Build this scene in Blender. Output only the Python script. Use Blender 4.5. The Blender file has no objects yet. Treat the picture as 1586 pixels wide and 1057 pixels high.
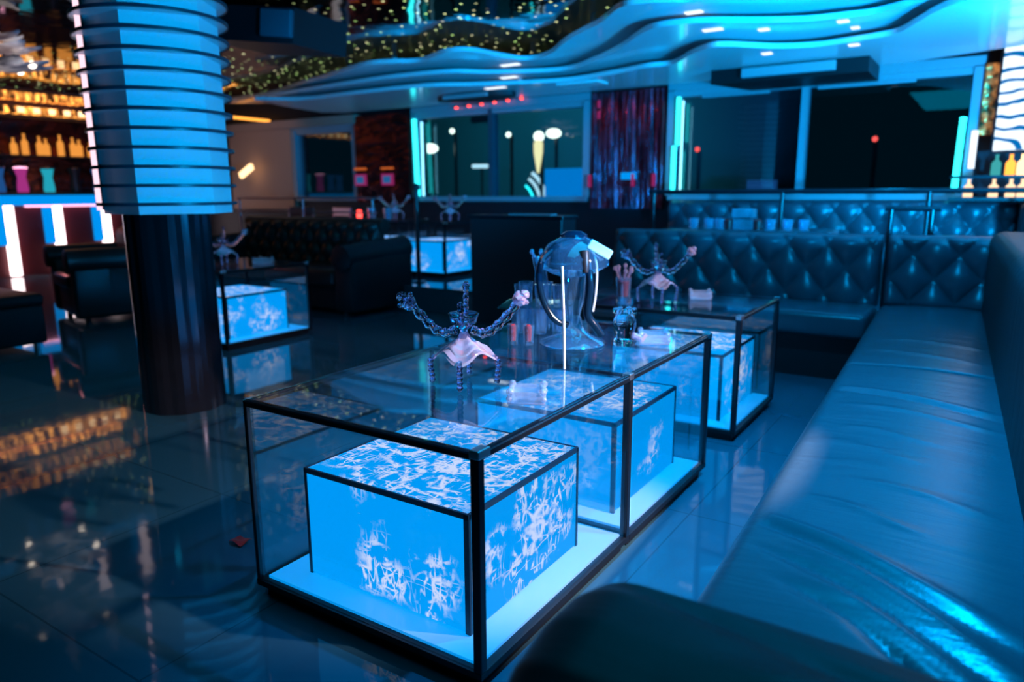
import bpy, bmesh, math, random
from mathutils import Vector, Matrix
random.seed(7)
S = bpy.context.scene
C = S.collection
PI = math.pi
sin, cos = math.sin, math.cos

# ------------------------------------------------------------------ helpers
class MB:
    """collects shapes in one bmesh"""
    def __init__(s): s.bm = bmesh.new()
    def box(s, x0, x1, y0, y1, z0, z1, r=0.0, seg=3):
        t = bmesh.new()
        v = [t.verts.new(p) for p in ((x0,y0,z0),(x1,y0,z0),(x1,y1,z0),(x0,y1,z0),(x0,y0,z1),(x1,y0,z1),(x1,y1,z1),(x0,y1,z1))]
        for f in ((0,3,2,1),(4,5,6,7),(0,1,5,4),(1,2,6,5),(2,3,7,6),(3,0,4,7)): t.faces.new([v[i] for i in f])
        if r > 0:
            bmesh.ops.bevel(t, geom=list(t.edges), offset=r, segments=seg, profile=0.5, affect='EDGES', clamp_overlap=True)
        s.merge(t); return s
    def merge(s, t, mat=None):
        if mat is not None: bmesh.ops.transform(t, matrix=mat, verts=t.verts)
        me = bpy.data.meshes.new('tmp'); t.to_mesh(me); t.free()
        s.bm.from_mesh(me); bpy.data.meshes.remove(me)
    def tube(s, pts, rad, n=8, cap=True):
        pts = [Vector(p) for p in pts]
        if not isinstance(rad, (list, tuple)): rad = [rad]*len(pts)
        rings = []; ref = None
        for i, p in enumerate(pts):
            a = pts[max(i-1,0)]; b = pts[min(i+1,len(pts)-1)]
            d = (b-a).normalized()
            if ref is None:
                ref = Vector((0,0,1)) if abs(d.z) < .9 else Vector((1,0,0))
            u = (ref - d*ref.dot(d)).normalized(); w = d.cross(u); ref = u
            rings.append([s.bm.verts.new(p + (u*cos(2*PI*k/n) + w*sin(2*PI*k/n))*rad[i]) for k in range(n)])
        for a, b in zip(rings, rings[1:]):
            for k in range(n): s.bm.faces.new((a[k], a[(k+1)%n], b[(k+1)%n], b[k]))
        if cap:
            s.bm.faces.new(rings[0][::-1]); s.bm.faces.new(rings[-1])
        return s
    def lathe(s, prof, n=24, c=(0,0), rmod=None):
        rings = []
        for r, z in prof:
            if r < 1e-5: rings.append([s.bm.verts.new((c[0],c[1],z))]); continue
            rings.append([s.bm.verts.new((c[0]+r*cos(2*PI*k/n), c[1]+r*sin(2*PI*k/n), z)) for k in range(n)])
        for a, b in zip(rings, rings[1:]):
            for k in range(n):
                k2 = (k+1) % n
                if len(a) == 1 and len(b) == 1: continue
                if len(a) == 1: s.bm.faces.new((a[0], b[k2], b[k]))
                elif len(b) == 1: s.bm.faces.new((a[k], a[k2], b[0]))
                else: s.bm.faces.new((a[k], a[k2], b[k2], b[k]))
        return s
    def ball(s, p, r, n=8, sz=1.0):
        prof = [(r*sin(PI*i/6) if 0 < i < 6 else 0, -r*sz*cos(PI*i/6)) for i in range(7)]
        t = MB(); t.lathe(prof, n)
        s.merge(t.bm, Matrix.Translation(p)); return s
    def prism(s, poly, z0, z1):
        lo = [s.bm.verts.new((x,y,z0)) for x,y in poly]; hi = [s.bm.verts.new((x,y,z1)) for x,y in poly]
        n = len(poly)
        s.bm.faces.new(lo[::-1]); s.bm.faces.new(hi)
        for k in range(n): s.bm.faces.new((lo[k], lo[(k+1)%n], hi[(k+1)%n], hi[k]))
        return s
    def grid(s, f, nu, nv):
        g = [[s.bm.verts.new(f(i/nu, j/nv)) for j in range(nv+1)] for i in range(nu+1)]
        for i in range(nu):
            for j in range(nv): s.bm.faces.new((g[i][j], g[i+1][j], g[i+1][j+1], g[i][j+1]))
        return s
    def torus(s, c, R, r, n=48, m=8, axis='z', a0=0, a1=2*PI, sx=1.0):
        full = abs(a1-a0-2*PI) < 1e-6
        pts = []
        k = n if full else n+1
        rings = []
        for i in range(k):
            a = a0+(a1-a0)*i/n
            ring = []
            for j in range(m):
                b = 2*PI*j/m; rr = R + r*cos(b); q = (rr*cos(a)*sx, rr*sin(a), r*sin(b))
                if axis == 'y': q = (q[0], q[2], q[1])
                if axis == 'x': q = (q[2], q[0], q[1])
                ring.append(s.bm.verts.new((c[0]+q[0], c[1]+q[1], c[2]+q[2])))
            rings.append(ring)
        for i in range(k if full else k-1):
            a, b = rings[i], rings[(i+1)%k]
            for j in range(m): s.bm.faces.new((a[j], b[j], b[(j+1)%m], a[(j+1)%m]))
        if not full: s.bm.faces.new(rings[0]); s.bm.faces.new(rings[-1][::-1])
        return s
    def xf(s, m): bmesh.ops.transform(s.bm, matrix=m, verts=s.bm.verts); return s
    def build(s, name, mat, parent=None, smooth=False, loc=None):
        me = bpy.data.meshes.new(name)
        bmesh.ops.recalc_face_normals(s.bm, faces=s.bm.faces)
        if smooth:
            for f in s.bm.faces: f.smooth = True
            for e in s.bm.edges:
                if len(e.link_faces) == 2 and e.calc_face_angle(0) > 0.7: e.smooth = False
        s.bm.to_mesh(me); s.bm.free()
        me.materials.append(mat)
        o = bpy.data.objects.new(name, me); C.objects.link(o)
        if parent: o.parent = parent
        if loc: o.location = loc
        return o

def tag(o, label, cat, group=None, kind=None):
    o['label'] = label; o['category'] = cat
    if group: o['group'] = group
    if kind: o['kind'] = kind
    return o
def thing(name, label, cat, loc=(0,0,0), rotz=0, group=None):
    o = bpy.data.objects.new(name, None); C.objects.link(o)
    o.location = loc; o.rotation_euler = (0,0,rotz); o.empty_display_size = .1
    return tag(o, label, cat, group)
def struct(o): o['kind'] = 'structure'; return o
def dup(root, label, loc, rotz=None, group=None):
    r = root.copy(); C.objects.link(r); r.location = loc
    if rotz is not None: r.rotation_euler = (0,0,rotz)
    r['label'] = label
    if group: r['group'] = group
    for ch in list(root.children):
        c = ch.copy(); C.objects.link(c); c.parent = r
        for g in list(ch.children):
            d = g.copy(); C.objects.link(d); d.parent = c
    return r
def catmull(P, sub=6):
    out = []
    for i in range(len(P)-1):
        p0 = P[max(i-1,0)]; p1 = P[i]; p2 = P[i+1]; p3 = P[min(i+2,len(P)-1)]
        for k in range(sub):
            t = k/sub
            out.append(tuple(.5*((2*p1[a]) + (-p0[a]+p2[a])*t + (2*p0[a]-5*p1[a]+4*p2[a]-p3[a])*t*t + (-p0[a]+3*p1[a]-3*p2[a]+p3[a])*t**3) for a in range(len(p1))))
    out.append(tuple(P[-1])); return out

# ------------------------------------------------------------------ materials
def mat(name):
    m = bpy.data.materials.new(name); m.use_nodes = True
    nt = m.node_tree; nt.nodes.clear()
    out = nt.nodes.new('ShaderNodeOutputMaterial')
    return m, nt, out
def N(nt, t, **k):
    n = nt.nodes.new(t)
    for a, v in k.items():
        if a in n.inputs: n.inputs[a].default_value = v
        else: setattr(n, a, v)
    return n
def L(nt, a, b): nt.links.new(a, b)
def rgba(c): return (c[0], c[1], c[2], 1)
def pbsdf(nt, col, rough=.4, metal=0, spec=.5, coat=0, trans=0, ior=1.45):
    p = N(nt, 'ShaderNodeBsdfPrincipled')
    p.inputs['Base Color'].default_value = rgba(col); p.inputs['Roughness'].default_value = rough
    p.inputs['Metallic'].default_value = metal; p.inputs['Specular IOR Level'].default_value = spec
    p.inputs['Coat Weight'].default_value = coat; p.inputs['Transmission Weight'].default_value = trans; p.inputs['IOR'].default_value = ior
    return p
def noise_bump(nt, p, scale, strength, detail=3, dist=.01, stretch=None):
    tc = N(nt, 'ShaderNodeTexCoord'); nz = N(nt, 'ShaderNodeTexNoise'); nz.inputs['Scale'].default_value = scale; nz.inputs['Detail'].default_value = detail
    if stretch:
        mp = N(nt, 'ShaderNodeMapping'); mp.inputs['Scale'].default_value = stretch; L(nt, tc.outputs['Object'], mp.inputs[0]); L(nt, mp.outputs[0], nz.inputs['Vector'])
    else: L(nt, tc.outputs['Object'], nz.inputs['Vector'])
    b = N(nt, 'ShaderNodeBump'); b.inputs['Strength'].default_value = strength; b.inputs['Distance'].default_value = dist
    L(nt, nz.outputs['Fac'], b.inputs['Height']); L(nt, b.outputs[0], p.inputs['Normal'])
    return nz
def simple(name, col, rough=.4, metal=0, spec=.5, bump=None, coat=0, var=0):
    m, nt, out = mat(name); p = pbsdf(nt, col, rough, metal, spec, coat)
    if bump: noise_bump(nt, p, *bump)
    if var:
        tc = N(nt, 'ShaderNodeTexCoord'); nz = N(nt, 'ShaderNodeTexNoise'); nz.inputs['Scale'].default_value = 6; L(nt, tc.outputs['Object'], nz.inputs['Vector'])
        r = N(nt, 'ShaderNodeMapRange'); r.inputs[3].default_value = rough*(1-var); r.inputs[4].default_value = rough*(1+var); L(nt, nz.outputs['Fac'], r.inputs[0]); L(nt, r.outputs[0], p.inputs['Roughness'])
    L(nt, p.outputs[0], out.inputs[0]); return m
def emit(name, col, st=1.0):
    m, nt, out = mat(name); e = N(nt, 'ShaderNodeEmission'); e.inputs[0].default_value = rgba(col); e.inputs[1].default_value = st
    L(nt, e.outputs[0], out.inputs[0]); return m
def pane(name, tint=(.92,.97,1), rough=0.0, ior=1.5, base=0.0, haze=0.0, hazecol=(.3,.6,.8)):
    m, nt, out = mat(name)
    t = N(nt, 'ShaderNodeBsdfTransparent'); t.inputs[0].default_value = rgba(tint)
    g = N(nt, 'ShaderNodeBsdfGlossy'); g.inputs[0].default_value = (1,1,1,1); g.inputs['Roughness'].default_value = rough
    f0 = ((ior-1)/(ior+1))**2 + base
    lw = N(nt, 'ShaderNodeLayerWeight'); lw.inputs[0].default_value = .5
    pw = N(nt, 'ShaderNodeMath', operation='POWER'); pw.inputs[1].default_value = 5; L(nt, lw.outputs['Facing'], pw.inputs[0])
    add = N(nt, 'ShaderNodeMapRange'); add.inputs[3].default_value = f0*.6; add.inputs[4].default_value = .7; L(nt, pw.outputs[0], add.inputs[0])
    mx = N(nt, 'ShaderNodeMixShader'); L(nt, add.outputs[0], mx.inputs[0]); L(nt, t.outputs[0], mx.inputs[1]); L(nt, g.outputs[0], mx.inputs[2])
    last = mx
    if haze:
        d = N(nt, 'ShaderNodeBsdfDiffuse'); d.inputs[0].default_value = rgba(hazecol)
        m2 = N(nt, 'ShaderNodeMixShader'); m2.inputs[0].default_value = haze; L(nt, mx.outputs[0], m2.inputs[1]); L(nt, d.outputs[0], m2.inputs[2]); last = m2
    L(nt, last.outputs[0], out.inputs[0]); return m
def glass(name, col=(1,1,1), rough=.03, ior=1.45):
    m, nt, out = mat(name); p = pbsdf(nt, col, rough, 0, .5, 0, 1.0, ior); L(nt, p.outputs[0], out.inputs[0]); return m
def crystal(name, col, refl, tint, dif=.12):
    """thin moulded clear plastic or glass: sees through, with strong edge gloss"""
    m, nt, out = mat(name)
    t = N(nt, 'ShaderNodeBsdfTransparent'); t.inputs[0].default_value = rgba(tint)
    g = N(nt, 'ShaderNodeBsdfGlossy'); g.inputs[0].default_value = rgba(refl); g.inputs['Roughness'].default_value = .05
    d = N(nt, 'ShaderNodeBsdfDiffuse'); d.inputs[0].default_value = rgba(col)
    lw = N(nt, 'ShaderNodeLayerWeight'); lw.inputs[0].default_value = .35
    r = N(nt, 'ShaderNodeMapRange'); r.inputs[3].default_value = .12; r.inputs[4].default_value = .9; L(nt, lw.outputs['Facing'], r.inputs[0])
    m1 = N(nt, 'ShaderNodeMixShader'); L(nt, r.outputs[0], m1.inputs[0]); L(nt, t.outputs[0], m1.inputs[1]); L(nt, g.outputs[0], m1.inputs[2])
    m2 = N(nt, 'ShaderNodeMixShader'); m2.inputs[0].default_value = dif; L(nt, m1.outputs[0], m2.inputs[1]); L(nt, d.outputs[0], m2.inputs[2])
    L(nt, m2.outputs[0], out.inputs[0]); return m

BLUE = (0.0, .345, .95)
LB = (0.0, .38, 1.0)
M = {}
M['black'] = simple('black_metal', (.006,.009,.013), .28, 0, .5)
M['trim'] = simple('dark_blue_trim', (.008,.03,.055), .35)
M['plinth'] = simple('black_plinth', (.004,.004,.005), .5)
M['pane'] = pane('clear_glass', (.93,.98,1), 0, 1.5, .08)
M['top_glass'] = pane('table_glass', (.9,.97,1), 0.0, 1.5, .10)
M['window_glass'] = pane('window_glass', (.62,.8,.85), 0.0, 1.45, .05)
M['chrome'] = simple('chrome', (.75,.78,.8), .32, 1)
M['button'] = simple('button_leather', (.02,.024,.03), .4)
M['crystal'] = glass('clear_crystal', (.9,.8,1), .0, 1.5)
M['crystal_rose'] = crystal('rose_crystal', (.95,.72,.8), (1,.95,1), (.86,.84,.98), .24)
M['skirt'] = crystal('fluted_rose_crystal', (.97,.72,.82), (1,.95,1), (.74,.8,.97), .30)
M['cut_glass'] = crystal('cut_glass', (.85,.88,1), (1,1,1), (.86,.95,1), .15)
M['glass'] = crystal('moulded_glass', (.3,.6,.9), (.9,.97,1), (.85,.95,1), .05)
M['glass_dark'] = simple('smoked_glass_tube', (.004,.02,.04), .12)
M['grille_blue'] = simple('speaker_grille', (.05,.09,.12), .6)
M['white'] = simple('white_plastic', (.8,.8,.8), .35)
M['red'] = simple('red_wax', (.7,.02,.02), .4)
M['slab'] = simple('white_lacquer', (.74,.75,.77), .22, 0, .5, None, .3)
M['column_white'] = simple('white_panel', (.72,.74,.76), .35, 0, .4)
M['ring'] = simple('dark_ring', (.015,.04,.06), .35)
M['mirror_black'] = simple('black_mirror_tile', (.10,.09,.11), .12, .9, .5, (9, .25, 2, .02, (1,1,.12)))
M['grey_dark'] = simple('dark_plastic', (.012,.014,.017), .45)
M['grey_mid'] = simple('grey_plastic', (.30,.32,.34), .45)
M['wood_dark'] = simple('dark_wood', (.03,.016,.014), .4, 0, .4, (14, .2, 3, .004))
M['fabric_bar'] = simple('wine_red_panel', (.10,.012,.016), .45)
M['mullion'] = simple('teal_mullion', (.03,.07,.09), .4)
M['wall_dark'] = simple('dark_wall', (.012,.012,.016), .55, 0, .3, (30, .15, 2, .003))
M['wall_brown'] = simple('brown_plaster', (.42,.27,.2), .7, 0, .2, (40, .15, 3, .003))
M['window_frame'] = simple('pale_window_frame', (.22,.30,.33), .35)
M['leather_red'] = simple('dark_brown_leather', (.035,.018,.017), .33, 0, .5, (60, .25, 3, .002))
M['neon_cyan'] = emit('cyan_neon', (.03,.95,1.0), 3.0)
M['neon_pale'] = emit('pale_blue_neon', (.25,.75,1.0), 3.0)
M['neon_pink'] = emit('pink_neon', (1.0,.42,.62), 2.6)
M['led_rose'] = emit('rose_led', (1.0,.66,.78), 1.3)
M['led_white'] = emit('white_led', (1.0,.78,.80), 4.0)
M['led_blue'] = emit('blue_led', (.0,.3,.9), 1.0)
M['amber_lit'] = emit('amber_light', (1.0,.36,.05), 2.2)
M['amber_pale'] = emit('pale_amber_light', (1.0,.62,.3), 2.5)
M['warm_white'] = emit('warm_white_light', (1.0,.85,.68), 5.0)
M['red_light'] = emit('red_light', (1.0,.06,.05), 4)
M['magenta_light'] = emit('magenta_light', (.8,.06,.35), .3)
M['amber_dim'] = emit('dim_amber_lamp', (1,.2,.04), .5)
M['jar_blue_dim'] = emit('dim_blue_lamp', (.02,.15,.4), .7)
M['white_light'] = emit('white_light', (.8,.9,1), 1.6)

def leather(name, col, rough, spec=.5):
    m, nt, out = mat(name); p = pbsdf(nt, col, rough, 0, spec)
    tc = N(nt, 'ShaderNodeTexCoord')
    fine = N(nt, 'ShaderNodeTexVoronoi'); fine.inputs['Scale'].default_value = 260; L(nt, tc.outputs['Object'], fine.inputs['Vector'])
    mp = N(nt, 'ShaderNodeMapping'); mp.inputs['Scale'].default_value = (1.6, 7, 3); mp.inputs['Rotation'].default_value = (0,0,.12); L(nt, tc.outputs['Object'], mp.inputs[0])
    wr = N(nt, 'ShaderNodeTexNoise'); wr.inputs['Scale'].default_value = 1.7; wr.inputs['Detail'].default_value = 3; wr.inputs['Distortion'].default_value = .4; L(nt, mp.outputs[0], wr.inputs['Vector'])
    b1 = N(nt, 'ShaderNodeBump'); b1.inputs['Strength'].default_value = .2; b1.inputs['Distance'].default_value = .02; L(nt, wr.outputs['Fac'], b1.inputs['Height'])
    b2 = N(nt, 'ShaderNodeBump'); b2.inputs['Strength'].default_value = .08; b2.inputs['Distance'].default_value = .002; L(nt, fine.outputs['Distance'], b2.inputs['Height']); L(nt, b1.outputs[0], b2.inputs['Normal'])
    L(nt, b2.outputs[0], p.inputs['Normal'])
    L(nt, p.outputs[0], out.inputs[0]); return m
M['leather'] = leather('blue_black_leather', (.035,.06,.075), .3)
M['leather_matt'] = leather('black_leather', (.009,.014,.017), .48, .3)

def mk_floor():
    m, nt, out = mat('polished_dark_tile'); p = pbsdf(nt, (.012,.016,.02), .1, 0, .42)
    tc = N(nt, 'ShaderNodeTexCoord')
    br = N(nt, 'ShaderNodeTexBrick'); br.offset = 0; br.inputs['Scale'].default_value = 1.0; br.inputs['Mortar Size'].default_value = .003; br.inputs['Brick Width'].default_value = .8; br.inputs['Row Height'].default_value = .8
    br.inputs['Color1'].default_value = (.035,.10,.13,1); br.inputs['Color2'].default_value = (.034,.095,.125,1); br.inputs['Mortar'].default_value = (.02,.06,.08,1)
    L(nt, tc.outputs['Object'], br.inputs['Vector'])
    nz = N(nt, 'ShaderNodeTexNoise'); nz.inputs['Scale'].default_value = 2.2; nz.inputs['Detail'].default_value = 5; L(nt, tc.outputs['Object'], nz.inputs['Vector'])
    r = N(nt, 'ShaderNodeMapRange'); r.inputs[3].default_value = .02; r.inputs[4].default_value = .06; L(nt, nz.outputs['Fac'], r.inputs[0]); L(nt, r.outputs[0], p.inputs['Roughness'])
    L(nt, br.outputs['Color'], p.inputs['Base Color'])
    b = N(nt, 'ShaderNodeBump'); b.inputs['Strength'].default_value = .025; b.inputs['Distance'].default_value = .02
    nz2 = N(nt, 'ShaderNodeTexNoise'); nz2.inputs['Scale'].default_value = 5; L(nt, tc.outputs['Object'], nz2.inputs['Vector']); L(nt, nz2.outputs['Fac'], b.inputs['Height']); L(nt, b.outputs[0], p.inputs['Normal'])
    L(nt, p.outputs[0], out.inputs[0]); return m
M['floor'] = mk_floor()

def mk_crackle(name, bias):
    """lit acrylic box: blue glow with tangled white fibres inside"""
    m, nt, out = mat(name)
    tc = N(nt, 'ShaderNodeTexCoord')
    def lines(scale, stretch, rot, width, off, dist=1.0):
        mp = N(nt, 'ShaderNodeMapping'); mp.inputs['Scale'].default_value = stretch; mp.inputs['Rotation'].default_value = rot; mp.inputs['Location'].default_value = off
        L(nt, tc.outputs['Object'], mp.inputs[0])
        n = N(nt, 'ShaderNodeTexNoise'); n.inputs['Scale'].default_value = scale; n.inputs['Detail'].default_value = 2; n.inputs['Distortion'].default_value = dist; L(nt, mp.outputs[0], n.inputs['Vector'])
        s = N(nt, 'ShaderNodeMath', operation='SUBTRACT'); s.inputs[1].default_value = .5; L(nt, n.outputs['Fac'], s.inputs[0])
        a = N(nt, 'ShaderNodeMath', operation='ABSOLUTE'); L(nt, s.outputs[0], a.inputs[0])
        r = N(nt, 'ShaderNodeMapRange'); r.inputs[1].default_value = width; r.inputs[2].default_value = width*.3; r.clamp = True; L(nt, a.outputs[0], r.inputs[0])
        return r.outputs[0]
    parts = [lines(20, (1,.28,.28), (.5,.3,.8), .024, (0,0,0), .4), lines(20, (.28,1,.3), (-.7,.5,.3), .024, (3,1,2), .4), lines(22, (.3,.28,1), (.4,-.6,.5), .024, (7,5,1), .4), lines(21, (1,.3,.28), (1.2,.9,-.5), .022, (2,9,4), .4), lines(24, (.28,1,.28), (.2,-1.1,1.2), .022, (5,2,8), .4)]
    cur = parts[0]
    for q in parts[1:]:
        mx = N(nt, 'ShaderNodeMath', operation='MAXIMUM'); L(nt, cur, mx.inputs[0]); L(nt, q, mx.inputs[1]); cur = mx.outputs[0]
    # fibres lie thick on the top, looser towards the ends of the box
    ctr = N(nt, 'ShaderNodeVectorMath', operation='DISTANCE'); ctr.inputs[1].default_value = (.41,.38,.19); L(nt, tc.outputs['Object'], ctr.inputs[0])
    fall = N(nt, 'ShaderNodeMapRange'); fall.inputs[1].default_value = .28; fall.inputs[2].default_value = .42; fall.inputs[3].default_value = .07; fall.inputs[4].default_value = -.16; L(nt, ctr.outputs['Value'], fall.inputs[0])
    nrm = N(nt, 'ShaderNodeSeparateXYZ'); L(nt, tc.outputs['Normal'], nrm.inputs[0])
    up = N(nt, 'ShaderNodeMath', operation='MULTIPLY_ADD'); up.inputs[1].default_value = .16; L(nt, nrm.outputs['Z'], up.inputs[0]); L(nt, fall.outputs[0], up.inputs[2])
    sd = N(nt, 'ShaderNodeMath', operation='MULTIPLY_ADD'); sd.inputs[1].default_value = .06; L(nt, nrm.outputs['X'], sd.inputs[0]); L(nt, up.outputs[0], sd.inputs[2])
    sd2 = N(nt, 'ShaderNodeMath', operation='MULTIPLY_ADD'); sd2.inputs[1].default_value = .045; L(nt, nrm.outputs['Y'], sd2.inputs[0]); L(nt, sd.outputs[0], sd2.inputs[2])
    oi = N(nt, 'ShaderNodeObjectInfo')
    sh = N(nt, 'ShaderNodeVectorMath', operation='ADD'); L(nt, tc.outputs['Object'], sh.inputs[0]); L(nt, oi.outputs['Random'], sh.inputs[1])
    def gate(scale, lo, hi, cur, bias_in=None):
        g = N(nt, 'ShaderNodeTexNoise'); g.inputs['Scale'].default_value = scale; g.inputs['Detail'].default_value = 5; L(nt, sh.outputs[0], g.inputs['Vector'])
        v = g.outputs['Fac']
        if bias_in is not None:
            ad = N(nt, 'ShaderNodeMath', operation='ADD'); L(nt, v, ad.inputs[0]); L(nt, bias_in, ad.inputs[1]); v = ad.outputs[0]
        gr = N(nt, 'ShaderNodeMapRange'); gr.inputs[1].default_value = lo - (bias if bias_in is not None else 0); gr.inputs[2].default_value = hi - (bias if bias_in is not None else 0); gr.clamp = True; L(nt, v, gr.inputs[0])
        mu = N(nt, 'ShaderNodeMath', operation='MULTIPLY'); L(nt, cur, mu.inputs[0]); L(nt, gr.outputs[0], mu.inputs[1]); return mu
    mu = gate(5.5, .47, .60, cur, sd2.outputs[0])
    mu = gate(24, .42, .5, mu.outputs[0])
    mix = N(nt, 'ShaderNodeMix', data_type='RGBA'); mix.inputs[6].default_value = rgba(BLUE); mix.inputs[7].default_value = (.70,.74,1.0,1); L(nt, mu.outputs[0], mix.inputs[0])
    e = N(nt, 'ShaderNodeEmission'); e.inputs[1].default_value = 1.18; L(nt, mix.outputs[2], e.inputs[0])
    gl = N(nt, 'ShaderNodeBsdfGlossy'); gl.inputs['Roughness'].default_value = .1
    ms = N(nt, 'ShaderNodeMixShader'); ms.inputs[0].default_value = .05; L(nt, e.outputs[0], ms.inputs[1]); L(nt, gl.outputs[0], ms.inputs[2])
    L(nt, ms.outputs[0], out.inputs[0]); return m
M['crackle'] = mk_crackle('lit_fibre_acrylic', 0)
M['crackle_sparse'] = mk_crackle('lit_sparse_fibre_acrylic', -.16)
M['crackle_middle'] = mk_crackle('lit_bundled_fibre_acrylic', -.045)
def mk_panel():
    m, nt, out = mat('lit_base_panel')
    e = N(nt, 'ShaderNodeEmission'); e.inputs[0].default_value = rgba(BLUE); e.inputs[1].default_value = .92
    d = N(nt, 'ShaderNodeBsdfPrincipled'); d.inputs['Base Color'].default_value = (.4,.4,.42,1); d.inputs['Roughness'].default_value = .25
    a = N(nt, 'ShaderNodeAddShader'); L(nt, e.outputs[0], a.inputs[0]); L(nt, d.outputs[0], a.inputs[1]); L(nt, a.outputs[0], out.inputs[0]); return m
M['panel'] = mk_panel()

def mk_ceiling():
    m, nt, out = mat('black_star_mirror')
    p = pbsdf(nt, (.22,.21,.21), .05, 1.0)
    tc = N(nt, 'ShaderNodeTexCoord')
    # uneven mirror sheets
    nz = N(nt, 'ShaderNodeTexNoise'); nz.inputs['Scale'].default_value = 2.2; nz.inputs['Detail'].default_value = 2; L(nt, tc.outputs['Object'], nz.inputs['Vector'])
    b = N(nt, 'ShaderNodeBump'); b.inputs['Strength'].default_value = .12; b.inputs['Distance'].default_value = .05; L(nt, nz.outputs['Fac'], b.inputs['Height']); L(nt, b.outputs[0], p.inputs['Normal'])
    v = N(nt, 'ShaderNodeTexVoronoi'); v.inputs['Scale'].default_value = 6.5; v.voronoi_dimensions = '2D'; L(nt, tc.outputs['Object'], v.inputs['Vector'])
    lt = N(nt, 'ShaderNodeMath', operation='LESS_THAN'); lt.inputs[1].default_value = .085; L(nt, v.outputs['Distance'], lt.inputs[0])
    sc = N(nt, 'ShaderNodeSeparateColor'); L(nt, v.outputs['Color'], sc.inputs[0])
    g = N(nt, 'ShaderNodeMapRange'); g.inputs[1].default_value = .35; g.inputs[2].default_value = 1; g.inputs[3].default_value = 0; g.inputs[4].default_value = 3.2; L(nt, sc.outputs[0], g.inputs[0])
    mu = N(nt, 'ShaderNodeMath', operation='MULTIPLY'); L(nt, lt.outputs[0], mu.inputs[0]); L(nt, g.outputs[0], mu.inputs[1])
    ramp = N(nt, 'ShaderNodeMix', data_type='RGBA'); ramp.inputs[6].default_value = (.45,.85,.22,1); ramp.inputs[7].default_value = (.95,.85,.5,1); L(nt, sc.outputs[1], ramp.inputs[0])
    # the star field only fills the far part of the ceiling
    sx = N(nt, 'ShaderNodeSeparateXYZ'); L(nt, tc.outputs['Object'], sx.inputs[0])
    fa = N(nt, 'ShaderNodeMapRange'); fa.inputs[1].default_value = 4.0; fa.inputs[2].default_value = 4.8; L(nt, sx.outputs['Y'], fa.inputs[0])
    mm = N(nt, 'ShaderNodeMath', operation='MULTIPLY'); L(nt, mu.outputs[0], mm.inputs[0]); L(nt, fa.outputs[0], mm.inputs[1])
    L(nt, ramp.outputs[2], p.inputs['Emission Color']); L(nt, mm.outputs[0], p.inputs['Emission Strength'])
    L(nt, p.outputs[0], out.inputs[0]); return m
M['ceiling'] = mk_ceiling()

def mk_sequin(name, ca, cb, scale, stretch, em=None, metal=.9, rough=.2):
    m, nt, out = mat(name); p = pbsdf(nt, ca, rough, metal)
    tc = N(nt, 'ShaderNodeTexCoord'); mp = N(nt, 'ShaderNodeMapping'); mp.inputs['Scale'].default_value = stretch; L(nt, tc.outputs['Object'], mp.inputs[0])
    n = N(nt, 'ShaderNodeTexNoise'); n.inputs['Scale'].default_value = scale; n.inputs['Detail'].default_value = 4; L(nt, mp.outputs[0], n.inputs['Vector'])
    mx = N(nt, 'ShaderNodeMix', data_type='RGBA'); mx.inputs[6].default_value = rgba(ca); mx.inputs[7].default_value = rgba(cb)
    r = N(nt, 'ShaderNodeMapRange'); r.inputs[1].default_value = .4; r.inputs[2].default_value = .65; L(nt, n.outputs['Fac'], r.inputs[0]); L(nt, r.outputs[0], mx.inputs[0]); L(nt, mx.outputs[2], p.inputs['Base Color'])
    b = N(nt, 'ShaderNodeBump'); b.inputs['Strength'].default_value = .8; b.inputs['Distance'].default_value = .03; L(nt, n.outputs['Fac'], b.inputs['Height']); L(nt, b.outputs[0], p.inputs['Normal'])
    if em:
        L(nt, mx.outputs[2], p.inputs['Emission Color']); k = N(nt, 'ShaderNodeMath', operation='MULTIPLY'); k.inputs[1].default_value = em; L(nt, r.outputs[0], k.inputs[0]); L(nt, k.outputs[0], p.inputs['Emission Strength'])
    L(nt, p.outputs[0], out.inputs[0]); return m
M['curtain'] = mk_sequin('plum_metal_curtain', (.10,.03,.05), (.30,.07,.12), 6, (6,6,.6), .05)  # faint emission paints the pink light streaks into the curtain
M['copper'] = mk_sequin('copper_sequins', (.35,.12,.04), (.8,.28,.07), 14, (1,1,1), .7)  # emission makes the sequins look orange-lit; the strip is no lamp
M['orange_glow'] = mk_sequin('amber_lamp_row', (.25,.05,.01), (1,.38,.06), 5, (3,3,1), 3.5, 0)
M['red_panel'] = mk_sequin('dark_red_panel', (.045,.010,.011), (.13,.02,.018), 4, (1,1,2), .03, .7, .16)  # slight emission in the paler patches stands in for light on the panel

# ------------------------------------------------------------------ room shell
mb = MB(); mb.box(-13.6, 1.6, -3.0, 8.2, -.1, 0); f = struct(mb.build('floor', M['floor']))
PZ = .24
mb = MB(); mb.box(-9.3, 1.3, 5.45, 8.0, 0.0, PZ); struct(mb.build('floor_platform', M['floor']))
mb = MB(); mb.box(-13.6, 1.6, -3.0, 8.2, 2.62, 2.72); struct(mb.build('ceiling', M['ceiling']))
def wall_with_holes(name, x0, x1, y0, y1, z1, holes, m):
    mb = MB(); xs = x0
    for a, b, lo, hi in holes:
        mb.box(xs, a, y0, y1, 0, z1); mb.box(a, b, y0, y1, 0, lo); mb.box(a, b, y0, y1, hi, z1); xs = b
    mb.box(xs, x1, y0, y1, 0, z1); return struct(mb.build(name, m))
WIN = [(-9.2,-7.88,1.08,2.1), (-6.75,-4.08,1.08,2.2), (-3.06,-.2,1.10,2.22)]
wall_with_holes('wall_back', -13.6, 1.6, 8.0, 8.2, 2.62, WIN, M['wall_dark'])
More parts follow.
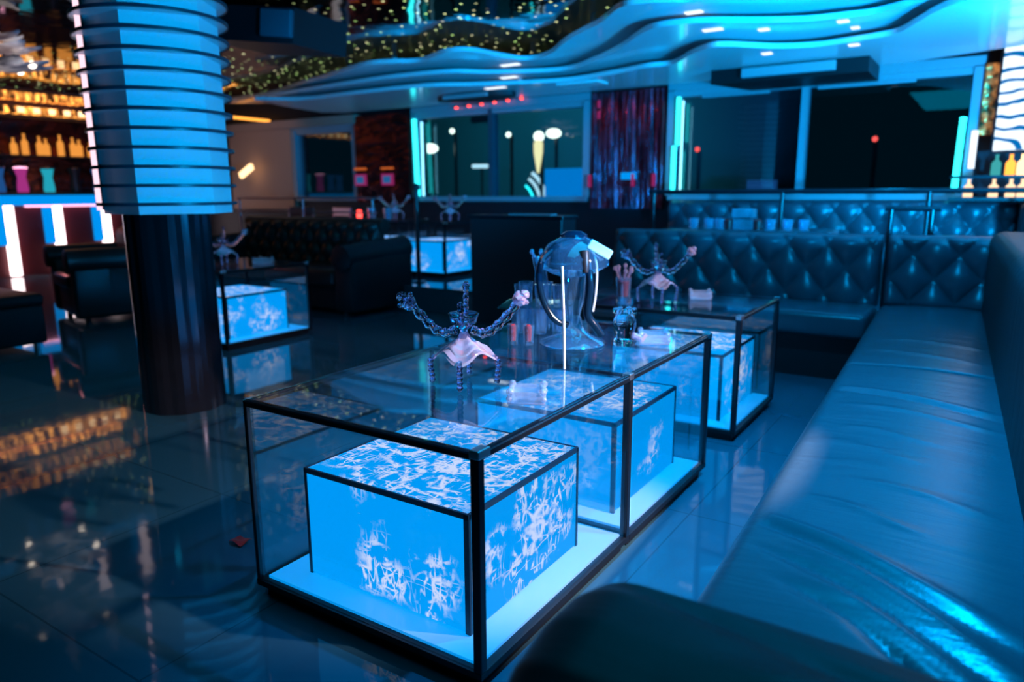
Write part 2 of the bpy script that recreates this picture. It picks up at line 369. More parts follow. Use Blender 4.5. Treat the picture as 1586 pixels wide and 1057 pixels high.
mb = MB(); mb.box(-13.6,-13.4,-3.0,8.0,0,2.62); struct(mb.build('wall_left', M['wall_dark']))
mb = MB(); mb.box(1.3,1.6,-3.0,8.0,0,2.62); struct(mb.build('wall_right', M['wall_dark']))
mb = MB(); mb.box(-13.4,1.3,-3.2,-3.0,0,2.62); struct(mb.build('wall_front', M['wall_dark']))
# brown plaster section beside the small window
mb = MB(); mb.box(-10.75,-9.24,7.9,7.995,.9,2.2); struct(mb.build('trim_1', M['wall_brown']))
mb = MB(); mb.box(-10.85,-7.8,7.84,7.995,2.13,2.25); struct(mb.build('trim_2', M['wall_brown']))

for i, (a, b, lo, hi) in enumerate(WIN):
    w = bpy.data.objects.new('window_%d' % (i+1), None); C.objects.link(w); struct(w)
    y0, y1 = 7.9, 8.06
    t = .05
    mb = MB(); mb.box(a-.03,b+.03,y0,y1,hi-.01,hi+.08); mb.box(a-.03,b+.03,y0+.03,y1,hi-.07,hi-.005); mb.box(a-.03,a+t,y0,y1,lo,hi); mb.box(b-t,b+.03,y0,y1,lo,hi); mb.box(a,b,y0,y1,lo-.05,lo+.01)
    mb.build('window_frame', M['window_frame'], w)
    if i > 0:
        mx = -5.48 if i == 1 else -1.67
        mb = MB(); mb.box(mx-.03, mx+.03, y0+.02, y1, lo, hi); mb.build('mullion', M['mullion'] if i == 1 else M['window_frame'], w)
    if i == 2:
        mb = MB(); mb.box(a+.35, a+1.05, y0+.005, y0+.03, hi-.10, hi-.075); mb.box(b-1.35, b-.5, y0+.005, y0+.03, hi-.10, hi-.075); mb.build('blind_rail', M['window_frame'], w)
    mb = MB(); mb.box(a+t, b-t, 8.0, 8.012, lo, hi); mb.build('pane', M['window_glass'], w)

# ------------------------------------------------------------------ neon strips on the windows
NG = None
def neon(label, x, z0, z1, y=7.86, m='neon_cyan', r=.022, lean=0):
    mb = MB(); mb.tube([(x,y,z0),(x+lean,y,z1)], r, 8)
    t = thing('neon_tube', label, 'neon tube', (0,0,0))
    mb.build('tube', M[m], t, True)
    w = r+.004
    mb = MB(); mb.box(x-w,x+w,y+r*.7,7.9,z0,z0+.04); mb.build('bracket', M['window_frame'], t)
    mb = MB(); mb.box(x+lean-w,x+lean+w,y+r*.7,7.9,z1-.04,z1); mb.build('bracket', M['window_frame'], t)
neon('bright cyan neon strip on the left frame of the middle window', -6.66, 1.1, 2.12, r=.03, lean=-.03)
neon('thin pale blue neon strip just right of the bright cyan strip, middle window', -6.56, 1.1, 2.08, m='neon_pale', r=.012)
neon('upper cyan neon strip on the left frame of the right-hand window', -2.95, 1.64, 2.14, r=.024)
neon('lower cyan neon strip on the left frame of the right-hand window', -2.985, 1.12, 1.63, r=.026)
neon('thin pale blue neon line inside the left frame of the right-hand window', -2.90, 1.12, 2.1, m='neon_pale', r=.010)
neon('cyan neon tube on the right frame of the right-hand window', -.3, 1.15, 1.78, r=.026, lean=.01)
neon('lavender lit strip on the wall just right of the right-hand cyan tube', -.19, 1.33, 1.66, m='white_light', r=.026)

# ------------------------------------------------------------------ wavy ceiling slabs
A = [(-10.05, 6.83), (-8.67, 6.9), (-7.22, 6.43), (-6.72, 6.28), (-5.75, 5.93), (-5.39, 5.94), (-5.07, 6.07), (-4.55, 5.84), (-4.31, 5.92), (-4.23, 6.31), (-4.11, 6.61), (-3.78, 6.49), (-3.29, 5.98), (-2.75, 5.53), (-2.42, 5.18), (-2.21, 5.17), (-2.05, 5.24), (-1.84, 5.31), (-.9, 5.2), (.2, 4.7), (1.28, 4.5)]
B = [(-8.19, 6.51), (-7.23, 6.43), (-6.12, 6.3), (-5.51, 6.27), (-4.87, 6.35), (-4.56, 6.62), (-3.87, 6.9), (-3.34, 6.58), (-2.86, 6.14), (-2.56, 5.79), (-2.33, 5.57), (-2.11, 5.54), (-1.89, 5.61), (-1.57, 5.83), (-1.28, 5.98), (-1.02, 6.01), (-0.85, 6.01), (-0.64, 5.89), (-0.48, 5.79), (.2, 5.3), (1.28, 4.9)]
Cc = [(-7.77, 6.13), (-7.29, 6.48), (-6.28, 6.46), (-5.33, 6.49), (-4.81, 6.73), (-3.93, 7.01), (-3.26, 6.86), (-2.85, 6.69), (-2.58, 6.66), (-2.27, 6.29), (-2.04, 6.08), (-1.89, 6.12), (-1.61, 6.41), (-1.34, 6.53), (-1.14, 6.51), (-0.9, 6.44), (-0.72, 6.34), (-0.56, 6.01), (-0.43, 5.73), (-0.25, 5.5), (.3, 5.2), (1.28, 5.0)]
BACK = [(1.28, 6.9), (.08, 7.43), (-.81, 7.80), (-1.99, 7.86), (-8.0, 7.86)]
for nm, edge, extra, z, lab in (('A', A, [(-9.2, 7.5)], 2.46, 'topmost wavy white ceiling panel, nearest the black star ceiling'),
                                ('B', B, [(-8.3, 7.3)], 2.37, 'middle wavy white ceiling panel between the upper and lower ones'),
                                ('C', Cc, [(-8.2, 7.6), (-8.03, 6.8)], 2.28, 'lowest wavy white ceiling panel, above the windows')):
    poly = catmull(edge, 7) + BACK + extra
    t = thing('ceiling_panel', lab, 'ceiling panel', (0,0,z))
    mb = MB(); mb.prism(poly, 0, .04)
    mb.build('panel', M['slab'], t)
    pts = {'A': [(-6.6,6.6),(-5.7,6.4),(-3.2,6.3),(-1.5,6.2),(-4.4,7.2)], 'B': [(-6.95,6.85),(-5.95,6.62),(-5.6,6.7),(-4.7,7.0),(-2.3,6.5)], 'C': [(-6.04,7.0),(-5.55,6.9),(-6.7,6.9),(-4.5,7.1),(-1.2,6.9)]}[nm]
    for x, y in pts:
        top = {'A': 2.62-2.46, 'B': .09, 'C': .09}[nm]
        mb = MB(); mb.tube([(x,y,.04),(x,y,top)], .03, 10); mb.build('spacer', M['slab'], t, True)
# little glowing bars added in place of bright reflections on the slabs
glints = [(-2.02,5.62,2.46,.13),(-1.18,5.62,2.46,.10),(-1.95,5.86,2.37,.15),(-1.62,6.08,2.37,.08),(-1.06,6.13,2.37,.08),(-1.02,6.42,2.37,.06),(-1.72,6.60,2.28,.08),(-1.05,6.62,2.28,.08),(-4.4,6.75,2.46,.22),(-4.55,6.95,2.37,.2),(-4.75,6.98,2.28,.26)]
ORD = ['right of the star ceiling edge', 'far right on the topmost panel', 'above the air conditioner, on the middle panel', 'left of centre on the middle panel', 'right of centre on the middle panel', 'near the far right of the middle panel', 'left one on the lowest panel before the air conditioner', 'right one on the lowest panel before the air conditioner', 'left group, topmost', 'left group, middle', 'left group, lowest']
for (x,y,z,w), s in zip(glints, ORD):
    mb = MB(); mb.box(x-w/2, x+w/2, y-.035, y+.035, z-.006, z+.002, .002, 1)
    tag(mb.build('slab_glint', M['white_light']), 'small flat white glowing bar standing for a reflection, ' + s, 'reflection glint', 'reflection glints added on the wavy ceiling panels')

# air conditioner and grilles
t = thing('air_conditioner', 'black ceiling air conditioner hanging before the right-hand window', 'air conditioner', (-1.67,7.5,2.15))
mb = MB(); mb.prism([(-.72,-.3),(.66,-.3),(.66,.38),(-.52,.38)], .0, .1295); mb.build('housing', M['plinth'], t)
mb = MB(); mb.box(-.42,.40,-.36,-.30,.03,.115,.01); mb.build('grille', M['grey_mid'], t)
t = thing('ceiling_vent', 'dark oval ceiling vent panel above the middle window', 'vent', (-5.25,7.3,2.28))
mb = MB(); mb.prism([(.55*cos(a*PI/16), .22*sin(a*PI/16)) for a in range(32)], -.05, 0); mb.build('housing', M['grey_dark'], t)
mb = MB(); mb.box(-.32,.32,-.235,-.2,-.06,-.015,.01); mb.build('grille', M['grey_mid'], t)
mb = MB(); mb.box(-4.05,-3.55,7.1,7.35,2.262,2.28,.004,1); tag(mb.build('ceiling_vent', M['white']), 'pale square ceiling vent between the two large windows', 'vent')

# ------------------------------------------------------------------ glass tables
def glass_table(label, x1, y0, z0=0, w=.8, l=.83, h=.597, joined=False, group=None, fib='crackle'):
    t = thing('glass_table', label, 'table', (x1-w, y0, z0), 0, group)
    b = .024
    mb = MB(); mb.box(.02,w-.02,.02,l-.02,0,.035); mb.box(0,w,0,l,.035,.052); mb.build('plinth', M['plinth'], t)
    mb = MB(); mb.box(b,w-b,b,l-b,.052,.06); mb.build('light_panel', M['panel'], t)
    # frame: posts and top bars
    for px, py in ((0,0),(w-b,0),(w-b,l-b),(0,l-b)):
        if joined and py == 0: continue
        big = (px > 0)
        r = b if big else b*.55
        q = px if big else 0
        mb = MB(); mb.box(q, q+r, py, py+r, .052, h-.006, .002, 1); mb.build('post', M['black'], t)
    mb = MB()
    if not joined: mb.box(0,w,0,b,h-b,h-.006,.003,1)
    mb.box(w-b,w,b if not joined else 0,l-b,h-b,h-.006,.003,1); mb.box(0,w,l-b*.6,l,h-b*.7,h-.006,.003,1); mb.box(0,b*.55,b,l-b*.6,h-b*.6,h-.006,.002,1)
    mb.build('top_frame', M['black'], t)
    mb = MB(); mb.box(.001,w-.001,.001 if not joined else .004,l-.001,h-.006,h,.0015,1); mb.build('glass_top', M['top_glass'], t)
    mb = MB(); mb.box(b,w-b,.006,.010,.052,h-b); 
    if not joined: mb.build('glass_side', M['pane'], t)
    else: mb.bm.free()
    mb = MB(); mb.box(b,w-b,l-.010,l-.006,.052,h-b); mb.build('glass_side', M['pane'], t)
    mb = MB(); mb.box(w-.010,w-.006,b,l-b,.052,h-b); mb.build('glass_side', M['pane'], t)
    mb = MB(); mb.box(.006,.010,b,l-b,.052,h-b); mb.build('glass_side', M['pane'], t)
    for yy in ((l-.045,) if joined else (0, l-.03)):
        mb = MB(); mb.box(w-b-.002, w+.002, yy-.001, yy+.046 if not yy == l-.03 else l+.001, h-.02, h+.001, .003, 2); mb.build('corner_clip', M['chrome'], t)
    # lit inner box
    ix0, ix1, iy0, iy1, iz0, iz1 = .12, w-.105, .10, .10+.56, .062, .385
    mb = MB(); mb.box(ix0,ix1,iy0,iy1,iz0,iz1,.004,1)
    lb = mb.build('light_box', M[fib], t)
    e = .013
    mb = MB()
    mb.box(ix0-.002,ix1+.002,iy0-.003,iy0+.004,iz1-e,iz1+.002); mb.box(ix1-.004,ix1+.003,iy0,iy1,iz1-e,iz1+.002)
    mb.box(ix0-.002,ix0+.003,iy0,iy1,iz1-e*.6,iz1+.002); mb.box(ix0,ix1,iy1-.003,iy1+.003,iz1-e*.6,iz1+.002)
    mb.box(ix1-e,ix1+.003,iy0-.003,iy0+.006,iz0,iz1); mb.box(ix0-.003,ix0+.006,iy0-.003,iy0+.004,iz0,iz1); mb.box(ix1-.002,ix1+.003,iy1-.006,iy1+.003,iz0,iz1)
    mb.build('edge_trim', M['trim'], lb)
    return t
TG = 'glass tables with lit boxes'
glass_table('nearest black-framed glass table with lit blue box, in the foreground', -.875, 1.205, 0, group=TG)
glass_table('glass table with lit box joined behind the nearest one, carrying the tall glass vessel', -.875, 2.037, 0, l=.76, joined=True, group=TG, fib='crackle_sparse')
glass_table('glass table with lit box standing just before the long tufted bench', -.885, 3.24, 0, l=.72, group=TG, fib='crackle_middle')
glass_table('glass table with lit box beside the dark mirrored column foot', -4.64, 3.25, 0, l=.82, group=TG, fib='crackle_middle')
glass_table('distant glass table with lit box on the platform, past the chesterfield arm', -4.84, 6.13, PZ, group=TG, fib='crackle_middle')
glass_table('dark platform table behind the chesterfield, left of the distant lit table', -5.75, 6.13, PZ, group=TG)
# wide platform table
t = thing('platform_table', 'long table behind the tufted bench carrying the row of tumblers', 'table', (-1.66,6.2,PZ))
mb = MB(); mb.box(-.62,.62,-.38,.38,.585,.6,.003,1); mb.build('glass_top', M['top_glass'], t)
mb = MB(); mb.box(-.62,.62,-.38,.38,.55,.585); mb.build('top_frame', M['grey_mid'], t)
mb = MB(); mb.box(-.55,.55,-.3,.3,0,.55); mb.build('pedestal', M['black'], t)

# ------------------------------------------------------------------ crystal candelabra
def candelabra(label, loc, rotz, m='crystal', ms='crystal_rose', group='crystal candelabras on the tables'):
    t = thing('candelabra', label, 'candelabra', loc, rotz, group)
    # scalloped skirt
    mb = MB()
    def skirt(u, v):
        a = 2*PI*u; c4 = .5+.5*cos(4*a)         # 1 at the legs
        z_end = .028*(1-c4) + .066
        z = .140 + (z_end-.140)*(v**.8)
        r = .011 + .072*(v**1.15)*(1+.16*c4*v-.10*(1-c4)*v)
        r *= 1+.05*sin(v*24)
        return (r*cos(a), r*sin(a), z)
    mb.grid(skirt, 64, 14)
    mb.build('skirt', M['skirt'], t, True)
    for k in range(4):
        a = k*PI/2
        pts = [(cos(a)*r, sin(a)*r, z) for r, z in ((.078,.078),(.091,.066),(.092,.045),(.088,.022),(.087,.008),(.094,.002))]
        mb = MB(); mb.tube(pts, [.006,.007,.006,.0055,.006,.004], 8)
        for r, z in ((.092,.062),(.0925,.047),(.0905,.034),(.089,.021),(.088,.008)): mb.ball((cos(a)*r,sin(a)*r,z+.001), .0088, 8)
        mb.build('leg', M[m], t, True)
    mb = MB(); mb.lathe([(0,.115),(.014,.118),(.018,.13),(.012,.14),(.010,.15),(.022,.16),(.034,.17),(.038,.185),(.042,.195),(.038,.197),(.030,.188),(0,.18)], 20)
    mb.build('bowl', M[m], t, True)
    for k, (a, ln, hz, hd) in enumerate(((0,.150,.235,1.0),(PI,.150,.225,1.15),(PI/2,.055,.262,.5),(-PI/2,.05,.222,.45))):
        P = [(.020,.150),(.050,.140),(.075,.148),(.100,.172),(.130,.205),(ln,hz)] if hd > .8 else [(.022,.165),(.035,.165),(.045,.19),(.048,.215),(ln-.002,hz-.015),(ln,hz)]
        P = catmull(P, 4); n = len(P)
        pts = [(cos(a)*r, sin(a)*r, z) for r, z in P]
        mb = MB(); mb.tube(pts, [(.0125 if hd > .8 else .008)*(1+.22*sin(i*1.9)) for i in range(n)], 10)
        for i in range(2, n-1, 2):
            mb.ball((pts[i][0], pts[i][1], pts[i][2]+.010), .0055 if hd > .8 else .004, 6)
        arm = mb.build('arm', M[m], t, True)
        q = pts[-1]; mb = MB()
        R = .020*hd
        mb.lathe([(0,-R),(R*.7,-.8*R),(R*1.05,-.1*R),(R*.7,.55*R),(R*.5,.7*R),(R*.72,.95*R),(R*.5,1.3*R),(R*.2,1.5*R),(0,1.55*R)], 10)
        for j in range(5): mb.ball((R*.95*cos(j*1.257),R*.95*sin(j*1.257),.35*R), R*.3, 6)
        d = Vector((cos(a)*.8, sin(a)*.8, .75 if hd > .8 else 2)).normalized()
        mb.xf(Matrix.Translation(q) @ Vector((0,0,1)).rotation_difference(d).to_matrix().to_4x4())
        mb.build('candle_cup', M[ms] if k == 0 else M[m], arm, True)
    return t
cand = candelabra('four-armed crystal candelabra standing on the nearest glass table', (-1.238,1.645,.602), .50)
cand.scale = (1.08,1.08,1.06)
dup(cand, 'rosy four-armed crystal candelabra on the table before the tufted bench', (-1.365,3.44,.602), .62)
dup(cand, 'crystal candelabra on the table beside the mirrored column', (-5.02,3.56,.602), .75)
dup(cand, 'crystal candelabra on the distant lit table past the chesterfield arm', (-4.99,6.42,PZ+.602), .6)
dup(cand, 'crystal candelabra among glasses on the dark platform table behind the chesterfield', (-5.87,6.5,PZ+.602), .9)

# ------------------------------------------------------------------ ashtrays
def ashtray(label, loc, rotz, s=1.0):
    t = MB(); w, h, b = .05*s, .034*s, .012
    for x0,x1,y0,y1 in ((-w,w,-w,-w+b),(-w,w,w-b,w),(-w,-w+b,-w+b,w-b),(w-b,w,-w+b,w-b)): t.box(x0,x1,y0,y1,.006,h,.003,2)
    t.box(-w,w,-w,w,0,.008,.003,2)
    for cx in (-1,1):
        for cy in (-1,1): t.ball((cx*w*.86,cy*w*.86,h), .011, 8); t.ball((cx*w*.9,cy*w*.9,h*.45), .009, 8)
    o = t.build('ashtray', M['cut_glass'], None, True); o.location = loc; o.rotation_euler = (0,0,rotz)
    return tag(o, label, 'ashtray', 'glass ashtrays')
ashtray('square cut-glass ashtray on the nearest table, right of the candelabra', (-.995,1.60,.598), .5)
ashtray('square cut-glass ashtray right of the tall vessel, on the middle table', (-1.0,2.50,.598), .45, 1.1)
ashtray('square cut-glass ashtray beside the rosy candelabra, before the tufted bench', (-1.225,3.68,.598), .4, 1.1)
ashtray('square cut-glass ashtray on the table beside the mirrored column', (-4.86,3.80,.598), .4, 1.2)

# ------------------------------------------------------------------ tall glass vessel on the middle table
V = thing('glass_vessel', 'tall clear glass vessel with dark looped tubes and round foot, middle table', 'glass vessel', (-1.25,2.33,.598), .577)
mb = MB(); mb.lathe([(0,0),(.118,0),(.122,.004),(.115,.012),(.07,.028),(.045,.05),(.035,.07),(.03,.10),(0,.10)], 40); mb.build('foot', M['glass'], V, True)
mb = MB()
pts = catmull([(-.06,-.01,.365),(-.115,-.02,.31),(-.125,-.02,.23),(-.105,-.02,.15),(-.065,-.02,.09),(-.02,-.01,.07)], 6)
mb.tube(pts, .012, 10); mb.build('looped_tube', M['glass_dark'], V, True)
mb = MB()
pts = catmull([(.05,-.05,.30),(.055,-.06,.22),(.048,-.06,.15),(.05,-.06,.11),(.075,-.06,.075),(.10,-.06,.04)], 6)
mb.tube(pts, .015, 10); mb.build('looped_tube', M['glass_dark'], V, True)
mb = MB()
mb.lathe([(.018,.07),(.03,.12),(.042,.17),(.045,.22),(.05,.25),(.085,.262),(.128,.285),(.130,.32),(.098,.365),(.035,.398),(0,.40)], 9); mb.build('body', M['glass'], V, True)
mb = MB(); mb.lathe([(0,.385),(.045,.39),(.05,.40),(.03,.412),(0,.414)], 8); mb.build('stopper', M['glass_dark'], V, True)
mb = MB(); mb.tube([(.028,-.10,.345),(.03,-.115,.31),(.032,-.118,.275)], [.020,.017,.010], 12); mb.build('spout', M['wood_dark'], V, True)
mb = MB(); mb.box(-.045,.045,-.008,.008,-.018,.018,.006,2); mb.xf(Matrix.Translation((.085,-.085,.352)) @ Matrix.Rotation(.52,4,'Y')); mb.build('handle', M['white'], V)
mb = MB(); mb.tube(catmull([(.05,-.05,.37),(.075,-.07,.30),(.075,-.07,.20),(.065,-.07,.13)],6), .0045, 8); mb.build('chain', M['white'], V, True)
# small glass figure hanging at the lower right
M['clear_glass'] = glass('clear_glass_figure', (.85,.95,1), .0, 1.45)
G = thing('glass_figurine', 'small knobbly clear glass figurine leaning against the tall vessel', 'figurine', (-1.070,2.39,.599), .577)
mb = MB(); mb.lathe([(0,.0),(.032,.002),(.036,.012),(.026,.02),(.03,.04),(.036,.06),(.03,.085),(.016,.1),(0,.104)], 14)
for a in range(6): mb.ball((.026*cos(a),.026*sin(a),.098), .010, 6)
mb.build('body', M['clear_glass'], G, True)
G.scale = (1.25,1.25,1.3)
mb = MB(); mb.tube([(0.02,0,.03),(.05,-.02,.02),(.06,-.02,.035)], [.010,.009,.006], 8); mb.build('arm', M['crystal_rose'], G, True)

# white upright rod
mb = MB(); mb.tube([(0,0,0),(-.004,0,.17),(-.010,-.002,.325)], [.0042,.0046,.0048], 10)
o = mb.build('white_rod', M['white'], None, True); o.location = (-1.083,1.965,.598); tag(o, 'thin white upright rod at the back edge of the nearest table', 'rod')

# tumblers near the vessel
def tumbler(h=.12, r=.034, m='glass'):
    mb = MB(); mb.lathe([(0,0),(r*.82,0),(r*.84,.004),(r,h),(r-.003,h),(r*.78,.012),(0,.012)], 16)
    return mb
tm = tumbler(.10).build('tumbler', M['glass'], None, True)
tag(tm, 'upturned clear tumbler in the cluster left of the tall vessel', 'glass', 'tumblers clustered left of the tall vessel')
first = True
for i, (x, y) in enumerate([(-1.53,2.40),(-1.455,2.43),(-1.38,2.46),(-1.56,2.48),(-1.485,2.51),(-1.41,2.54),(-1.59,2.56),(-1.515,2.59),(-1.44,2.62)]):
    o = tm if first else tm.copy()
    if not first: C.objects.link(o)
    first = False
    o.location = (x,y,.598)
# second layer on top of some of them
tray = MB(); tray.box(-.165,.165,-.125,.125,0,.006,.002,1); o = tray.build('glass_tray', M['top_glass']); o.location = (-1.485,2.51,.6985); o.rotation_euler = (0,0,.38); tag(o, 'clear glass sheet lying on the lower tumblers', 'tray')
for x, y in ((-1.53,2.42),(-1.455,2.45),(-1.39,2.48),(-1.56,2.50),(-1.485,2.53)):
    o = tm.copy(); C.objects.link(o); o.location = (x,y,.706); o.scale = (.9,.9,.85); o['label'] = 'clear tumbler stacked in the upper layer left of the tall vessel'; o['group'] = 'upper tumblers left of the tall vessel'
def shot(label, loc, light=True):
    t = thing('shot_glass', label, 'shot glass', loc, 0, 'small glasses with red contents')
    tumbler(.075,.022).build('glass', M['glass'], t, True)
    mb = MB(); mb.lathe([(0,.014),(.010,.014),(.013,.05),(.012,.068),(.006,.074),(0,.075)], 12); mb.build('red_candle', M['red'], t, True)
    return t
shot('small glass with red candle, left one before the tumbler cluster', (-1.43,2.20,.598))
shot('small glass with red candle, right one before the tumbler cluster', (-1.375,2.22,.598))
# glass with red straws on the third table
t = thing('tumbler', 'tapered glass holding red fill and rosy swizzle sticks, left of the rosy candelabra', 'glass', (-1.49,3.30,.598))
tumbler(.135,.040).build('glass', M['glass'], t, True)
mb = MB(); mb.lathe([(0,.04),(.026,.04),(.03,.115),(0,.118)], 14); mb.build('red_fill', M['red'], t, True)
for k in range(7):
    a = k*.9; mb = MB(); mb.tube([(.01*cos(a),.01*sin(a),.10),(.04*cos(a),.04*sin(a),.165+.01*(k%3))], .005, 6); mb.ball((.042*cos(a),.042*sin(a),.168+.01*(k%3)), .012, 6); mb.build('swizzle_stick', M['crystal_rose'], t, True)
t = thing('tumbler', 'shadowy glass of pink sticks standing on top of the stacked tumblers', 'glass', (-1.456,2.445,.7915))
mb = MB(); mb.lathe([(0,0),(.028,0),(.024,.05),(.038,.11),(.035,.11),(0,.04)], 16); mb.build('glass', M['glass'], t, True)
for k in range(6):
    a = k*1.05; mb = MB(); mb.tube([(.01*cos(a),.01*sin(a),.08),(.04*cos(a),.04*sin(a),.125)], .005, 6); mb.ball((.041*cos(a),.041*sin(a),.128), .010, 6); mb.build('pink_stick', M['crystal_rose'], t, True)

# row of tumblers on the platform table
M['tumbler_pale'] = crystal('pale_tumbler_glass', (.5,.75,.85), (.8,.95,1), (.75,.9,1))
pt = tumbler(.085,.042).build('tumbler', M['tumbler_pale'], None, True); first = True
for x, lab in ((-2.06,'leftmost pale tumbler of the row on the platform table'),(-1.93,'second pale tumbler from the left on the platform table'),(-1.84,'pale tumbler just left of the red candle, platform table'),(-1.44,'pale tumbler just right of the stacked pair on the platform table'),(-1.31,'second pale tumbler from the right on the platform table'),(-1.19,'rightmost pale tumbler of the row on the platform table')):
    o = pt if first else pt.copy()
    if not first: C.objects.link(o)
    first = False
    o.location = (x,5.94,PZ+.602); tag(o, lab, 'glass', 'pale tumblers on the platform table')
t = thing('glass_caddy', 'pale square glass caddy standing taller than the platform tumblers', 'caddy', (-1.65,5.95,PZ+.602))
mb = MB(); mb.box(-.075,.075,-.05,.05,0,.085,.006,2); mb.build('lower_block', M['tumbler_pale'], t)
mb = MB(); mb.box(-.085,.085,-.055,.055,.095,.165,.006,2); mb.build('upper_block', M['tumbler_pale'], t)
mb = MB(); mb.box(-.06,.06,-.04,.04,.085,.095); mb.build('spacer', M['grey_dark'], t)
for x, s in ((-1.765,'left'),(-1.535,'right')):
    mb = MB(); mb.lathe([(0,0),(.03,0),(.034,.07),(.02,.085),(0,.085)], 14); o = mb.build('red_candle', M['red'], None, True); o.location = (x,5.93,PZ+.602); tag(o, 'short red candle %s of the square glass caddy' % s, 'candle', 'red candles on the platform table')
# glasses on the dark platform table
for i, (x, y, lab) in enumerate(((-6.05,6.3,'pale blue tumbler left of the far candelabra'),(-5.75,6.25,'pale blue tumbler right of the far candelabra'))):
    o = pt.copy(); C.objects.link(o); o.location = (x,y,PZ+.6); o.scale = (1.2,1.2,1.6); tag(o, lab, 'glass', 'tumblers on the dark platform table')
mb = MB(); mb.lathe([(0,0),(.03,0),(.034,.09),(.02,.11),(0,.11)], 12); o = mb.build('red_candle', M['red_light'], None, True); o.location = (-6.2,6.25,PZ+.6); tag(o, 'glowing red candle left of the pale blue tumblers behind the chesterfield', 'candle')

# ------------------------------------------------------------------ leather seating
def tuft(u, w, pu, pw, depth=.035):
    """height of a deep-buttoned surface: diamonds with creases meeting at buttons"""
    a = PI*(u/pu + w/pw); b = PI*(u/pu - w/pw)
    q = abs(sin(a)*sin(b))
    crease = min(abs(sin(a)), abs(sin(b)))
    return depth*(q**.55) - .002*(1-min(1, crease*5))
def tufted_panel(name, x0, x1, y, z0, z1, parent, m, pu=.25, pw=.32, thick=.14, depth=.04, lean=.04, nu=160, nv=44):
    """upholstered back facing -Y"""
    mb = MB()
    def f(s, t):
        x = x0+(x1-x0)*s; z = z0+(z1-z0)*t
        e = min(1, min(s, 1-s)*(x1-x0)/.05); e2 = min(1, min((1-t)*(z1-z0)/.06, t*(z1-z0)/.05+.2))
        k = (1-(1-e)**2)**.5 if e < 1 else 1; k2 = (1-(1-e2)**2)**.5 if e2 < 1 else 1
        h = tuft(x, z, pu, pw, depth)
        return (x, y + lean*t + .05 - (.05+h)*k*k2, z)
    mb.grid(f, nu, nv)
    yb = y+thick
    mb.box(x0, x1, y+.05+lean, yb+lean, z0, z1, .015, 2)
    return mb.build(name, m, parent, True)
def buttons(xs, zs, y, pu, pw, parent, m):
    pass

# --- long tufted bench across the back
t = thing('tufted_bench', 'long buttoned leather bench along the back, facing the tables', 'bench', (0,0,0))
mb = MB(); mb.box(-2.42,-.56,4.72,5.12,.0,.28); mb.build('base', M['plinth'], t)
mb = MB(); mb.box(-2.42,-.545,4.60,5.13,.28,.43,.035,4); mb.build('seat_cushion', M['leather'], t, True)
tufted_panel('backrest', -2.42, -.555, 5.12, .40, .865, t, M['leather'])

# --- right-hand couch, running away from the camera
t = thing('leather_couch', 'wide blue-black leather couch running along the right side', 'couch', (0,0,0))
def fx(y): return -.385 - .038*(y-1.2)          # front edge
mb = MB(); mb.prism([(fx(.6)+.03,.6),(.14,.6),(.14,5.13),(fx(5.13)+.03,5.13)], 0, .30); mb.build('base', M['plinth'], t)
def ridge(x, y, x0, y0, x1, y1, w, h):
    dx, dy = x1-x0, y1-y0; l2 = dx*dx+dy*dy
    s = ((x-x0)*dx+(y-y0)*dy)/l2
    if s < -.15 or s > 1.15: return 0
    d = ((x-x0)*dy-(y-y0)*dx)/l2**.5
    d += .012*sin(s*5)
    fade = max(0, min(1, (s+.15)/.3))*max(0, min(1, (1.15-s)/.3))
    return h*fade*math.exp(-(d/w)**2)
W = [(-.38,1.56,.12,1.30,.012,-.014),(-.38,1.60,.12,1.35,.016,.012),(-.30,1.42,.13,1.17,.012,-.016),(-.26,1.47,.13,1.225,.014,.011),(-.24,1.30,.10,1.06,.011,-.013),(-.22,1.34,.12,1.12,.012,.010),(-.10,1.20,.1,1.0,.012,-.012),(-.30,1.74,-.05,1.66,.016,.006),(-.2,1.9,.1,1.84,.02,.005),
     (-.42,2.86,.12,2.72,.022,.010),(-.38,2.80,.12,2.66,.014,-.007),(-.30,2.62,.12,2.52,.02,.008),(-.34,2.2,-.1,2.12,.02,.004),(-.42,3.62,.05,3.5,.03,.009),(-.35,3.9,.08,3.84,.03,.008),(-.3,2.35,-.05,2.3,.02,.004)]
def seat_cushion(y0, y1, zt, ny):
    mb = MB()
    def f(s, v):
        y = y0+(y1-y0)*v
        xf = fx(y); xb = .15
        if s < .22:                       # front roll and front face
            q = s/.22
            if q < .45: X = xf; Z = .27+(zt-.05-.27)*(q/.45)
            else:
                a = (q-.45)/.55*PI/2; X = xf+.045*(1-cos(a)); Z = zt-.05+.05*sin(a)
        else:
            q = (s-.22)/.78; X = xf+.045+(xb-xf-.045)*q
            Z = zt + .012*sin(PI*min(1,q*1.05))
            for w in W: Z += .6*ridge(X, y, *w)
        e = min(v, 1-v)*(y1-y0)
        if e < .035: Z -= .02*(1-(e/.035))**2
        return (X, y, Z)
    mb.grid(f, 60, ny)
    return mb
seat_cushion(1.0, 3.28, .43, 220).build('seat_cushion', M['leather'], t, True)
seat_cushion(3.27, 5.16, .43, 120).build('seat_cushion', M['leather'], t, True)
mb = MB(); mb.box(.11,.36,.55,5.2,.25,.905,.07,5)
for v in mb.bm.verts: v.co.x -= .036*(v.co.y-2.5)
mb.build('backrest', M['leather_matt'], t, True)
tufted_panel('end_backrest', -.525, .12, 5.14, .42, .867, t, M['leather'], .25, .30, .14, .045, .03, 70, 44)
